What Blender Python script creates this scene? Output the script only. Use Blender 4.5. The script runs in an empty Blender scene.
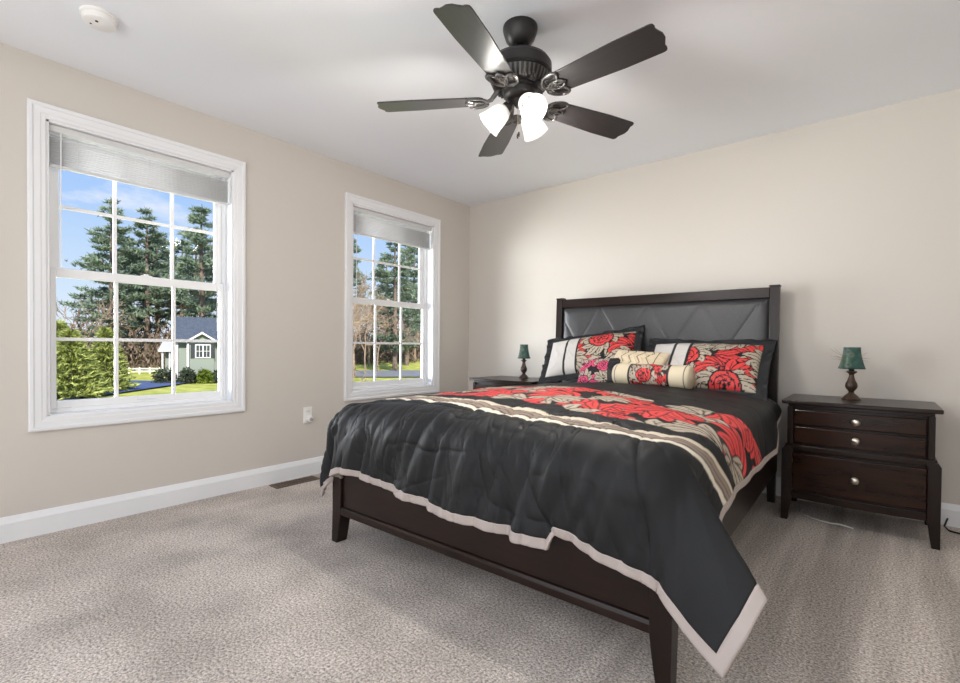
import bpy, bmesh, math, random
import numpy as np
from mathutils import Matrix, Vector, Euler

PI = math.pi
random.seed(7)
rng = np.random.default_rng(11)
scene = bpy.context.scene
COL = scene.collection

# ------------------------------------------------------------------ camera, world, sun, area lights, exposure
cam_d = bpy.data.cameras.new('camera')
cam_d.sensor_width = 36.0
cam_d.lens = 477.063 * 36 / 960
cam_d.shift_y = 11.13 / 960
cam_d.clip_end = 400
cam = bpy.data.objects.new('camera', cam_d)
COL.objects.link(cam)
_r = Vector((0.7667909, 0.64183802, 0.008699))
_u = Vector((-0.01584855, 0.00538258, 0.99985992))
_f = Vector((-0.64170128, 0.76682135, -0.01429951))
M = Matrix.Identity(4)
for i in range(3):
    M[i][0], M[i][1], M[i][2] = _r[i], _u[i], -_f[i]
M[0][3], M[1][3], M[2][3] = 3.2936, -3.7493, 0.9886
cam.matrix_world = M
scene.camera = cam

vs = scene.view_settings
vs.view_transform = 'Standard'
vs.look = 'None'
vs.gamma = 1.0
vs.exposure = 0.03
vs.use_curve_mapping = False
try:
    scene.cycles.use_denoising = True
    scene.cycles.max_bounces = 10
    scene.cycles.diffuse_bounces = 6
    scene.cycles.transparent_max_bounces = 16
    scene.cycles.sample_clamp_indirect = 6.0
    scene.cycles.caustics_reflective = False
    scene.cycles.caustics_refractive = False
except Exception:
    pass

SKY_STRENGTH = 1.0
world = bpy.data.worlds.new('sky')
scene.world = world
world.use_nodes = True
wt = world.node_tree
wt.nodes.clear()
def wn(t): return wt.nodes.new(t)
w_out = wn('ShaderNodeOutputWorld'); w_bg = wn('ShaderNodeBackground')
w_tc = wn('ShaderNodeTexCoord'); w_sep = wn('ShaderNodeSeparateXYZ')
w_ramp = wn('ShaderNodeValToRGB')
wt.links.new(w_tc.outputs['Generated'], w_sep.inputs[0])
wt.links.new(w_sep.outputs['Z'], w_ramp.inputs[0])
cr = w_ramp.color_ramp
cr.elements[0].position = 0.0; cr.elements[0].color = (0.82, 0.90, 1.0, 1)
cr.elements[1].position = 0.6; cr.elements[1].color = (0.20, 0.40, 0.85, 1)
e = cr.elements.new(0.10); e.color = (0.62, 0.78, 0.97, 1)
e = cr.elements.new(0.26); e.color = (0.38, 0.59, 0.96, 1)
w_map = wn('ShaderNodeMapping'); w_map.inputs['Scale'].default_value = (1.0, 1.0, 2.6)
w_map.inputs['Location'].default_value = (0.35, 0.2, 0.1)
w_noise = wn('ShaderNodeTexNoise'); w_noise.inputs['Scale'].default_value = 4.0
w_noise.inputs['Detail'].default_value = 7.0; w_noise.inputs['Roughness'].default_value = 0.58
wt.links.new(w_tc.outputs['Generated'], w_map.inputs[0])
wt.links.new(w_map.outputs[0], w_noise.inputs['Vector'])
w_cr = wn('ShaderNodeValToRGB')
w_cr.color_ramp.elements[0].position = 0.56; w_cr.color_ramp.elements[0].color = (0, 0, 0, 1)
w_cr.color_ramp.elements[1].position = 0.72; w_cr.color_ramp.elements[1].color = (1, 1, 1, 1)
wt.links.new(w_noise.outputs['Fac'], w_cr.inputs[0])
w_mix = wn('ShaderNodeMixRGB'); w_mix.inputs[2].default_value = (0.95, 0.96, 1.0, 1)
wt.links.new(w_cr.outputs[0], w_mix.inputs[0]); wt.links.new(w_ramp.outputs[0], w_mix.inputs[1])
wt.links.new(w_mix.outputs[0], w_bg.inputs[0]); w_bg.inputs[1].default_value = SKY_STRENGTH
wt.links.new(w_bg.outputs[0], w_out.inputs[0])

def add_light(name, kind, loc, energy, color=(1, 1, 1), aim=None, **kw):
    d = bpy.data.lights.new(name, kind)
    d.energy = energy; d.color = color
    for k, v in kw.items(): setattr(d, k, v)
    o = bpy.data.objects.new(name, d); COL.objects.link(o); o.location = loc
    if aim is not None:
        o.rotation_euler = (Vector(aim) - Vector(loc)).to_track_quat('-Z', 'Y').to_euler()
    return o

add_light('sun', 'SUN', (0, 0, 30), 6.0, (1.0, 0.93, 0.80), aim=(-20, 9, 14), angle=0.01)
# open daylight beyond the window wall, to the left of everything the windows show
add_light('daylight', 'AREA', (-8.0, -7.6, 0.0), 4300, (0.94, 0.97, 1.0), aim=(0, -7.6, 0.0),
          shape='RECTANGLE', size=9.4, size_y=5.6)
# added fill lamp, set in an invented opening in the wall behind the camera
add_light('rear_fill', 'AREA', (2.6, -5.02, 1.35), 46, (1.0, 0.98, 0.95), aim=(2.6, 0, 1.5),
          shape='RECTANGLE', size=3.6, size_y=1.9)

# ------------------------------------------------------------------ helpers
def lin(r, g, b):
    def f(c):
        c /= 255.0
        return c / 12.92 if c <= 0.04045 else ((c + 0.055) / 1.055) ** 2.4
    return (f(r), f(g), f(b), 1.0)

def new_mat(name):
    m = bpy.data.materials.new(name); m.use_nodes = True
    nt = m.node_tree; b = nt.nodes['Principled BSDF']
    return m, nt, b

def mat(name, col, rough=0.5, metal=0.0, col2=None, nscale=6.0, stretch=(1, 1, 1), bump=0.0, bscale=None,
        sheen=0.0, coat=0.0, spec=None, trans=0.0, detail=4.0):
    m, nt, b = new_mat(name)
    b.inputs['Base Color'].default_value = col
    b.inputs['Roughness'].default_value = rough
    b.inputs['Metallic'].default_value = metal
    if sheen: b.inputs['Sheen Weight'].default_value = sheen; b.inputs['Sheen Roughness'].default_value = 0.4
    if coat: b.inputs['Coat Weight'].default_value = coat; b.inputs['Coat Roughness'].default_value = 0.15
    if spec is not None: b.inputs['Specular IOR Level'].default_value = spec
    if col2 is not None or bump:
        tc = nt.nodes.new('ShaderNodeTexCoord'); mp = nt.nodes.new('ShaderNodeMapping')
        mp.inputs['Scale'].default_value = stretch
        nt.links.new(tc.outputs['Object'], mp.inputs[0])
        no = nt.nodes.new('ShaderNodeTexNoise'); no.inputs['Scale'].default_value = nscale
        no.inputs['Detail'].default_value = detail
        nt.links.new(mp.outputs[0], no.inputs['Vector'])
        if col2 is not None:
            r = nt.nodes.new('ShaderNodeValToRGB')
            r.color_ramp.elements[0].position = 0.3; r.color_ramp.elements[0].color = col
            r.color_ramp.elements[1].position = 0.7; r.color_ramp.elements[1].color = col2
            nt.links.new(no.outputs['Fac'], r.inputs[0]); nt.links.new(r.outputs[0], b.inputs['Base Color'])
        if bump:
            n2 = no
            if bscale:
                n2 = nt.nodes.new('ShaderNodeTexNoise'); n2.inputs['Scale'].default_value = bscale
                n2.inputs['Detail'].default_value = 3.0
                nt.links.new(mp.outputs[0], n2.inputs['Vector'])
            bp = nt.nodes.new('ShaderNodeBump'); bp.inputs['Strength'].default_value = bump
            bp.inputs['Distance'].default_value = 0.01
            nt.links.new(n2.outputs['Fac'], bp.inputs['Height']); nt.links.new(bp.outputs[0], b.inputs['Normal'])
    return m

def attr_mat(name, rough=0.6, sheen=0.0, bump=0.15, bscale=300.0, spec=0.5):
    m, nt, b = new_mat(name)
    a = nt.nodes.new('ShaderNodeAttribute'); a.attribute_name = 'weave'
    nt.links.new(a.outputs['Color'], b.inputs['Base Color'])
    b.inputs['Roughness'].default_value = rough
    b.inputs['Specular IOR Level'].default_value = spec
    if sheen: b.inputs['Sheen Weight'].default_value = sheen
    tc = nt.nodes.new('ShaderNodeTexCoord')
    no = nt.nodes.new('ShaderNodeTexNoise'); no.inputs['Scale'].default_value = bscale
    bp = nt.nodes.new('ShaderNodeBump'); bp.inputs['Strength'].default_value = bump; bp.inputs['Distance'].default_value = 0.004
    nt.links.new(tc.outputs['Object'], no.inputs['Vector']); nt.links.new(no.outputs['Fac'], bp.inputs['Height'])
    nt.links.new(bp.outputs[0], b.inputs['Normal'])
    return m

def emit_mat(name, col, strength):
    m, nt, b = new_mat(name)
    b.inputs['Base Color'].default_value = col
    b.inputs['Emission Color'].default_value = col
    b.inputs['Emission Strength'].default_value = strength
    return m

class MB:
    """collects shapes for ONE mesh object"""
    def __init__(s): s.v = []; s.f = []
    def add(s, vs_, fs_):
        n = len(s.v); s.v += [tuple(map(float, p)) for p in vs_]; s.f += [tuple(i + n for i in q) for q in fs_]; return s
    def box(s, a, b):
        (x0, y0, z0), (x1, y1, z1) = a, b
        return s.hexa([(x0, y0, z0), (x1, y0, z0), (x1, y1, z0), (x0, y1, z0), (x0, y0, z1), (x1, y0, z1), (x1, y1, z1), (x0, y1, z1)])
    def hexa(s, p):
        return s.add(p, [(0, 3, 2, 1), (4, 5, 6, 7), (0, 1, 5, 4), (1, 2, 6, 5), (2, 3, 7, 6), (3, 0, 4, 7)])
    def prism(s, pts, axis, a, b):
        """polygon pts (2-D) extruded along axis 0/1/2 from a to b"""
        n = len(pts)
        def mk(p, t):
            if axis == 0: return (t, p[0], p[1])
            if axis == 1: return (p[0], t, p[1])
            return (p[0], p[1], t)
        vs_ = [mk(p, a) for p in pts] + [mk(p, b) for p in pts]
        fs_ = [tuple(range(n - 1, -1, -1)), tuple(range(n, 2 * n))] + [(i, (i + 1) % n, n + (i + 1) % n, n + i) for i in range(n)]
        return s.add(vs_, fs_)
    def lathe(s, prof, seg=32, c=(0, 0, 0), mtx=None):
        n = len(prof); vs_ = []
        for k in range(seg):
            a = 2 * PI * k / seg
            for r, z in prof:
                p = Vector((r * math.cos(a), r * math.sin(a), z))
                if mtx is not None: p = mtx @ p
                vs_.append((p.x + c[0], p.y + c[1], p.z + c[2]))
        fs_ = []
        for k in range(seg):
            k2 = (k + 1) % seg
            for i in range(n - 1):
                fs_.append((k * n + i, k2 * n + i, k2 * n + i + 1, k * n + i + 1))
        return s.add(vs_, fs_)
    def tube(s, pts, rad, seg=8, cap=True):
        pts = [Vector(p) for p in pts]; n = len(pts)
        if not hasattr(rad, '__len__'): rad = [rad] * n
        vs_ = []; up = None
        for i, p in enumerate(pts):
            t = (pts[min(i + 1, n - 1)] - pts[max(i - 1, 0)]).normalized()
            if up is None:
                up = Vector((0, 0, 1)) if abs(t.z) < 0.9 else Vector((1, 0, 0))
            a = t.cross(up)
            if a.length < 1e-5: a = t.cross(Vector((0, 1, 0.3)))
            a.normalize(); b_ = a.cross(t).normalized(); up = b_
            for k in range(seg):
                q = 2 * PI * k / seg
                vs_.append(p + (a * math.cos(q) + b_ * math.sin(q)) * rad[i])
        fs_ = []
        for i in range(n - 1):
            for k in range(seg):
                k2 = (k + 1) % seg
                fs_.append((i * seg + k, i * seg + k2, (i + 1) * seg + k2, (i + 1) * seg + k))
        if cap:
            fs_.append(tuple(range(seg - 1, -1, -1))); fs_.append(tuple((n - 1) * seg + k for k in range(seg)))
        return s.add(vs_, fs_)
    def grid(s, P):
        """P: array (n, m, 3)"""
        n, m = P.shape[:2]
        vs_ = P.reshape(-1, 3)
        fs_ = [(i * m + j, i * m + j + 1, (i + 1) * m + j + 1, (i + 1) * m + j) for i in range(n - 1) for j in range(m - 1)]
        return s.add(vs_, fs_)
    def build(s, name, material=None, parent=None, smooth=False, bevel=0.0, loc=None, rot=None, auto=None):
        me = bpy.data.meshes.new(name)
        me.from_pydata(s.v, [], s.f); me.update()
        bm = bmesh.new(); bm.from_mesh(me)
        if len(s.f) < 60000: bmesh.ops.recalc_face_normals(bm, faces=bm.faces)
        bm.to_mesh(me); bm.free()
        if smooth or auto:
            me.polygons.foreach_set('use_smooth', [True] * len(me.polygons))
        o = bpy.data.objects.new(name, me); COL.objects.link(o)
        if material: me.materials.append(material)
        if auto:
            es = o.modifiers.new('edges', 'EDGE_SPLIT'); es.split_angle = math.radians(auto)
        if bevel:
            bv = o.modifiers.new('bevel', 'BEVEL'); bv.width = bevel; bv.segments = 2; bv.limit_method = 'ANGLE'; bv.angle_limit = math.radians(40)
        if parent: o.parent = parent
        if loc: o.location = loc
        if rot: o.rotation_euler = rot
        return o

def tag(o, label, cat, group=None, kind=None):
    o['label'] = label; o['category'] = cat
    if group: o['group'] = group
    if kind: o['kind'] = kind
    return o

def thing(name, label, cat, loc=(0, 0, 0), rotz=0.0, group=None, kind=None):
    o = bpy.data.objects.new(name, None); COL.objects.link(o); o.empty_display_size = 0.1
    o.location = loc; o.rotation_euler = (0, 0, rotz)
    return tag(o, label, cat, group, kind)

def struct(o, label=None):
    o['kind'] = 'structure'
    if label: o['label'] = label
    return o

def copy_tree(o, parent=None):
    c = o.copy(); COL.objects.link(c)
    if parent: c.parent = parent
    for ch in list(o.children): copy_tree(ch, c)
    return c

# ---- smooth noise for cloth
def vnoise(x, y, seed=0):
    r = np.random.default_rng(seed); T = r.random((64, 64)) * 2 - 1
    xi = np.floor(x).astype(int); yi = np.floor(y).astype(int)
    fx = x - xi; fy = y - yi
    fx = fx * fx * fx * (fx * (fx * 6 - 15) + 10); fy = fy * fy * fy * (fy * (fy * 6 - 15) + 10)
    g = lambda a, b: T[a % 64, b % 64]
    return (g(xi, yi) * (1 - fx) + g(xi + 1, yi) * fx) * (1 - fy) + (g(xi, yi + 1) * (1 - fx) + g(xi + 1, yi + 1) * fx) * fy

def ridged(x, y, seed): return 1 - np.abs(vnoise(x, y, seed)) * 2

# ------------------------------------------------------------------ woven floral pattern, drawn as filled outlines
C_BLACK = np.array(lin(24, 22, 23)[:3]); C_RED = np.array(lin(226, 72, 72)[:3]); C_CREAM = np.array(lin(188, 176, 158)[:3])

class Canvas:
    def __init__(s, w, h, px):
        s.px = px; s.W = int(round(w / px)); s.H = int(round(h / px)); s.w = s.W * px; s.h = s.H * px
        s.a = np.tile(C_BLACK, (s.H, s.W, 1)).astype(float)
    def poly(s, pts, col):
        pts = np.asarray(pts) / s.px
        x0, y0 = np.floor(pts.min(0)).astype(int) - 1; x1, y1 = np.ceil(pts.max(0)).astype(int) + 1
        X, Y = np.meshgrid(np.arange(x0, x1) + .5, np.arange(y0, y1) + .5)
        ins = np.zeros(X.shape, bool); j = len(pts) - 1
        for i in range(len(pts)):
            xi, yi = pts[i]; xj, yj = pts[j]
            if yi != yj:
                c = ((yi > Y) != (yj > Y)) & (X < (xj - xi) * (Y - yi) / (yj - yi) + xi)
                ins ^= c
            j = i
        yy, xx = np.nonzero(ins)
        s.a[(yy + y0) % s.H, (xx + x0) % s.W] = col
    def stroke(s, spine, w0, w1, col):
        sp = np.asarray(spine); t = np.gradient(sp, axis=0); n = np.stack([-t[:, 1], t[:, 0]], 1)
        n /= np.linalg.norm(n, axis=1, keepdims=True) + 1e-9
        w = np.linspace(w0, w1, len(sp))[:, None]
        s.poly(np.vstack([sp + n * w, (sp - n * w)[::-1]]), col)
    def leaf(s, x, y, ang, L, W, col, curl=1.2, lobes=4, edge=.006):
        n = 46; t = np.linspace(0, 1, n)
        a = ang + curl * t ** 1.3
        sp = np.stack([np.cumsum(np.cos(a)), np.sin(a).cumsum()], 1) * (L / n) + [x, y]
        nn = np.stack([-np.sin(a), np.cos(a)], 1)
        env = np.sin(PI * t ** .75) ** .8
        up = W * env * (1 + .32 * np.abs(np.sin(PI * lobes * t)) - .16)
        dn = W * .75 * env * (1 + .32 * np.abs(np.sin(PI * lobes * t + .6)) - .16)
        for g, c in ((edge, C_BLACK), (0, col)):
            s.poly(np.vstack([sp + nn * (up + g)[:, None], (sp - nn * (dn + g)[:, None])[::-1]]), c)
        s.stroke(sp[4:-6], edge * .42, edge * .18, C_BLACK)
        for k in range(1, lobes):
            i = int(n * (k / lobes) * .85) + 3
            for sg, wd in ((1, up), (-1, dn)):
                e0 = sp[i]; e1 = sp[min(i + 7, n - 1)] + sg * nn[i] * wd[i] * .8
                s.stroke(np.linspace(e0, e1, 5), edge * .34, edge * .12, C_BLACK)
    def frond(s, x, y, ang, L, col, curl=.8, edge=.006, fan=5):
        sg = 1 if curl > 0 else -1
        for k in sorted(range(fan), key=lambda q: -abs(q - (fan - 1) / 2)):
            q = k - (fan - 1) / 2
            a = ang + .36 * q; l = L * (1.0 - .13 * abs(q)); w = L * .115
            n = 26; t = np.linspace(0, 1, n)
            th = a + (curl * .9 + .28 * q) * t ** 1.5
            sp = np.stack([np.cumsum(np.cos(th)), np.cumsum(np.sin(th))], 1) * (l / n) + [x, y]
            nn = np.stack([-np.sin(th), np.cos(th)], 1)
            env = w * (np.sin(PI * t ** 1.5) ** .75 + .10 * (1 - t))
            for g, c in ((edge * .8, C_BLACK), (0, col)):
                s.poly(np.vstack([sp + nn * (env + g)[:, None], (sp - nn * (env + g)[:, None])[::-1]]), c)
            s.stroke(sp[8:-4], edge * .16, edge * .30, C_BLACK)
    def flower(s, x, y, r, col, rot=0.0, petals=5, edge=.006):
        for ring, (rr, k0) in enumerate(((1.0, 0.0), (.62, .5))):
            for k in range(petals):
                a = rot + (k + k0) * 2 * PI / petals
                n = 24; t = np.linspace(0, 1, n)
                wd = r * rr * .56 * np.sin(PI * t ** 1.4) ** .7 * (1 + .10 * np.sin(t * 22 + k))
                ln = t * r * rr
                for g, c in ((edge, C_BLACK), (0, col)):
                    w2 = wd + g; l2 = ln * (1 + (g / r))
                    up = np.stack([l2 * np.cos(a) - w2 * np.sin(a), l2 * np.sin(a) + w2 * np.cos(a)], 1)
                    dn = np.stack([l2 * np.cos(a) + w2 * np.sin(a), l2 * np.sin(a) - w2 * np.cos(a)], 1)
                    s.poly(np.vstack([up, dn[::-1]]) + [x, y], c)
                for q in (-.45, 0, .45):
                    b = a + q * .55
                    s.stroke(np.stack([x + np.cos(b) * np.linspace(.35, .8, 6) * r * rr, y + np.sin(b) * np.linspace(.35, .8, 6) * r * rr], 1), edge * .36, edge * .12, C_BLACK)
        th = np.linspace(0, 2 * PI, 16)
        s.poly(np.stack([x + .12 * r * np.cos(th), y + .12 * r * np.sin(th)], 1), C_BLACK)
        th = np.linspace(0, 1.6 * PI, 20)
        s.stroke(np.stack([x + .3 * r * np.cos(th), y + .3 * r * np.sin(th)], 1), edge * .5, edge * .2, C_BLACK)
    def sample(s, u, v):
        i = np.floor(v / s.px).astype(int) % s.H; j = np.floor(u / s.px).astype(int) % s.W
        return s.a[i, j]

def floral(w, h, px, k, seed, nf=2):
    """k = size of the motifs in metres"""
    c = Canvas(w, h, px); r = random.Random(seed); e = max(.045 * k, px * 1.1)
    n = int(c.w * c.h / (k * k) * 2.3)
    for i in range(n):
        x = (i * .618034 * c.w) % c.w; y = ((i * .7548777) % 1.0) * c.h
        c.frond(x, y, r.uniform(0, 6.28), k * r.uniform(.95, 1.35), C_CREAM if i % 5 in (1, 3) else C_RED,
                curl=r.choice((-1, 1)) * r.uniform(.5, 1.5), edge=e, fan=r.choice((4, 5, 5, 6)))
    for i in range(nf):
        x, y = (i + .5) / nf * c.w, (.28 + .46 * (i % 2)) * c.h
        for q in range(3): c.frond(x, y, q * 2.1 + r.uniform(0, 1), k * 1.15, C_CREAM, curl=r.choice((-1.2, 1.2)), edge=e)
        c.flower(x, y, k * .50, C_RED, r.uniform(0, 6), 5, e)
    return c

FLORAL_BED = floral(0.84, 0.70, 0.003, 0.21, 3, nf=0)
FLORAL_SHAM = floral(0.54, 0.46, 0.002, 0.185, 8, nf=2)
FLORAL_SMALL = floral(0.30, 0.26, 0.002, 0.10, 21, nf=2)
FLORAL_PINK = floral(0.30, 0.26, 0.002, 0.10, 33, nf=2)
FLORAL_PINK.a[np.abs(FLORAL_PINK.a - C_RED).sum(-1) < 1e-6] = np.array(lin(228, 84, 128)[:3])

def paint(me, cols):
    a = me.color_attributes.new('weave', 'FLOAT_COLOR', 'POINT')
    buf = np.ones((len(me.vertices), 4), np.float32); buf[:, :3] = cols
    a.data.foreach_set('color', buf.ravel())

# ------------------------------------------------------------------ materials
m_wall = mat('wall_paint', lin(206, 200, 192), 0.75, bump=0.03, nscale=160)
m_ceil = mat('ceiling_paint', lin(238, 241, 246), 0.8, bump=0.06, nscale=90)
m_trim = mat('white_trim', lin(232, 233, 235), 0.35)
m_vinyl = mat('white_vinyl', lin(240, 240, 240), 0.3)
m_slat = mat('blind_slat', lin(212, 212, 212), 0.4)
m_wood = mat('espresso_wood', lin(26, 16, 13), 0.28, col2=lin(40, 25, 19), nscale=5, stretch=(1, 7, 7), coat=0.05, spec=.3)
m_woodz = mat('espresso_wood_upright', lin(24, 15, 12), 0.3, col2=lin(36, 23, 18), nscale=5, stretch=(7, 7, 1), coat=0.05, spec=.3)
m_drawer = mat('drawer_front', lin(27, 15, 9), 0.25, col2=lin(50, 28, 17), nscale=4, stretch=(1, 8, 8), coat=0.05, spec=.3)
m_vinyl_dark = mat('charcoal_leatherette', lin(52, 52, 54), 0.33, col2=lin(66, 66, 68), nscale=160, bump=0.2, bscale=220)
m_nickel = mat('satin_nickel', lin(205, 198, 185), 0.28, metal=1.0)
m_bronze = mat('oil_rubbed_bronze', lin(46, 44, 44), 0.38, metal=0.4)
m_iron = mat('blade_iron', lin(96, 94, 93), 0.35, metal=0.7)
m_blade = mat('fan_blade_walnut', lin(40, 39, 40), 0.33, col2=lin(50, 48, 48), nscale=8, stretch=(1, 10, 10))
m_plastic = mat('white_plastic', lin(236, 235, 232), 0.4)
m_dark = mat('dark_slot', lin(40, 38, 37), 0.7)
m_mattress = mat('mattress_ticking', lin(222, 216, 205), 0.8, bump=0.1, nscale=120)
m_comf = attr_mat('comforter_cloth', 0.6, sheen=0.0, bump=0.12, bscale=420, spec=.32)
m_hem = mat('comforter_hem', lin(176, 164, 158), 0.5, sheen=0.0, bump=0.1, nscale=200)
m_sham = attr_mat('sham_cloth', 0.5, sheen=0.0, bump=0.12, bscale=420, spec=.35)
m_cord = mat('black_cord', lin(24, 24, 24), 0.5)
m_white_cord = mat('white_cord', lin(220, 218, 214), 0.5)
m_register = mat('brown_register', lin(98, 82, 70), 0.45, metal=0.2)

# carpet
m_carpet, nt, b = new_mat('carpet')
tc = nt.nodes.new('ShaderNodeTexCoord')
n1 = nt.nodes.new('ShaderNodeTexNoise'); n1.inputs['Scale'].default_value = 120; n1.inputs['Detail'].default_value = 3; n1.inputs['Roughness'].default_value = .7
n2 = nt.nodes.new('ShaderNodeTexNoise'); n2.inputs['Scale'].default_value = 3.0; n2.inputs['Detail'].default_value = 5
mp = nt.nodes.new('ShaderNodeMapping'); mp.inputs['Scale'].default_value = (6.5, 0.45, 1); mp.inputs['Rotation'].default_value = (0, 0, 0.12)
n3 = nt.nodes.new('ShaderNodeTexNoise'); n3.inputs['Scale'].default_value = 1.3; n3.inputs['Detail'].default_value = 2
for n_ in (n1, n2): nt.links.new(tc.outputs['Object'], n_.inputs['Vector'])
nt.links.new(tc.outputs['Object'], mp.inputs[0]); nt.links.new(mp.outputs[0], n3.inputs['Vector'])
r1 = nt.nodes.new('ShaderNodeValToRGB')
r1.color_ramp.elements[0].position = .33; r1.color_ramp.elements[0].color = lin(128, 120, 113)
r1.color_ramp.elements[1].position = .66; r1.color_ramp.elements[1].color = lin(246, 237, 230)
nt.links.new(n1.outputs['Fac'], r1.inputs[0])
sx = nt.nodes.new('ShaderNodeSeparateXYZ'); nt.links.new(tc.outputs['Object'], sx.inputs[0])
mr = nt.nodes.new('ShaderNodeMapRange'); mr.interpolation_type = 'SMOOTHSTEP'
mr.inputs['From Min'].default_value = 2.3; mr.inputs['From Max'].default_value = 3.0
mr.inputs['To Min'].default_value = .15; mr.inputs['To Max'].default_value = .80
nt.links.new(sx.outputs['X'], mr.inputs['Value'])
n3r = nt.nodes.new('ShaderNodeMapRange'); n3r.inputs['From Min'].default_value = .40; n3r.inputs['From Max'].default_value = .60
n3r.inputs['To Min'].default_value = .30; n3r.inputs['To Max'].default_value = .66
nt.links.new(n3.outputs['Fac'], n3r.inputs['Value'])
hf = nt.nodes.new('ShaderNodeMix'); hf.data_type = 'FLOAT'
nt.links.new(mr.outputs[0], hf.inputs[0]); nt.links.new(n2.outputs['Fac'], hf.inputs[2]); nt.links.new(n3r.outputs[0], hf.inputs[3])
r2 = nt.nodes.new('ShaderNodeValToRGB')
r2.color_ramp.elements[0].position = .37; r2.color_ramp.elements[0].color = (.74, .73, .72, 1)
r2.color_ramp.elements[1].position = .63; r2.color_ramp.elements[1].color = (1.02, 1.01, 1.0, 1)
nt.links.new(hf.outputs[0], r2.inputs[0])
mx = nt.nodes.new('ShaderNodeMixRGB'); mx.blend_type = 'MULTIPLY'; mx.inputs[0].default_value = 1
nt.links.new(r1.outputs[0], mx.inputs[1]); nt.links.new(r2.outputs[0], mx.inputs[2]); nt.links.new(mx.outputs[0], b.inputs['Base Color'])
b.inputs['Roughness'].default_value = .95; b.inputs['Specular IOR Level'].default_value = .1
bp = nt.nodes.new('ShaderNodeBump'); bp.inputs['Strength'].default_value = .6; bp.inputs['Distance'].default_value = .010
nt.links.new(n1.outputs['Fac'], bp.inputs['Height']); nt.links.new(bp.outputs[0], b.inputs['Normal'])

# window glass: clear pane with a faint mirror
m_glass, nt, b = new_mat('window_glass'); nt.nodes.remove(b)
tr = nt.nodes.new('ShaderNodeBsdfTransparent'); gl = nt.nodes.new('ShaderNodeBsdfGlossy'); gl.inputs['Roughness'].default_value = .02
ms = nt.nodes.new('ShaderNodeMixShader'); ms.inputs[0].default_value = .003
nt.links.new(tr.outputs[0], ms.inputs[1]); nt.links.new(gl.outputs[0], ms.inputs[2])
nt.links.new(ms.outputs[0], nt.nodes['Material Output'].inputs[0])

# frosted lamp glass
m_frost, nt, b = new_mat('frosted_glass')
b.inputs['Base Color'].default_value = (.50, .495, .49, 1); b.inputs['Roughness'].default_value = .5
tl = nt.nodes.new('ShaderNodeBsdfTranslucent'); tl.inputs[0].default_value = (.75, .74, .73, 1)
ms = nt.nodes.new('ShaderNodeMixShader'); ms.inputs[0].default_value = .6
nt.links.new(b.outputs[0], ms.inputs[1]); nt.links.new(tl.outputs[0], ms.inputs[2])
nt.links.new(ms.outputs[0], nt.nodes['Material Output'].inputs[0])
m_bulb = emit_mat('lit_bulb', (1, .97, .92, 1), 5.0)

# ------------------------------------------------------------------ room shell
H = 2.44
XR, YR = 4.8, -5.0
WT = 0.14
WIN = [(-2.833, 'window_1'), (-0.978, 'window_2')]
struct(MB().box((-0.02, YR, -0.12), (XR, 0.02, 0.0)).build('floor', m_carpet), 'taupe cut pile carpet')
struct(MB().box((-WT, YR - .1, H), (XR + .1, .1, H + .12)).build('ceiling', m_ceil), 'smooth grey white ceiling')
wl = MB()
oz0, oz1, oh = .598, 2.134, .462
ys = [YR]
for yc, _ in WIN: ys += [yc - oh, yc + oh]
ys.append(0.1)
for i in range(0, 6, 2): wl.box((-WT, ys[i], -.12), (0, ys[i + 1], H))
for yc, _ in WIN:
    wl.box((-WT, yc - oh, -.12), (0, yc + oh, oz0)); wl.box((-WT, yc - oh, oz1), (0, yc + oh, H))
struct(wl.build('wall_left', m_wall), 'beige wall with the two windows')
struct(MB().box((0, 0, -.12), (XR + .1, .1, H)).build('wall_back', m_wall), 'beige wall behind the headboard')
struct(MB().box((XR, YR, -.12), (XR + .1, 0, H)).build('wall_right', m_wall))
wr = MB(); wr.box((-WT, YR - .1, -.12), (.75, YR, H)).box((4.45, YR - .1, -.12), (XR + .1, YR, H))  # unseen wall; its wide opening is cut for the added fill lamp
wr.box((.75, YR - .1, -.12), (4.45, YR, .38)).box((.75, YR - .1, 2.32), (4.45, YR, H))
struct(wr.build('wall_rear', m_wall))

def base_prof(s=1): return [(0, 0), (.016 * s, 0), (.016 * s, .092), (.011 * s, .104), (.008 * s, .112), (.004 * s, .122), (0, .125)]
bl = MB().prism([(x, z) for x, z in base_prof()], 1, YR, 0.0)
struct(bl.build('baseboard_left', m_trim), 'white moulded baseboard under the windows')
bb = MB().prism([(-x, z) for x, z in base_prof()], 0, 0.0, XR)
struct(bb.build('baseboard_back', m_trim), 'white moulded baseboard behind the bed')

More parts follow.
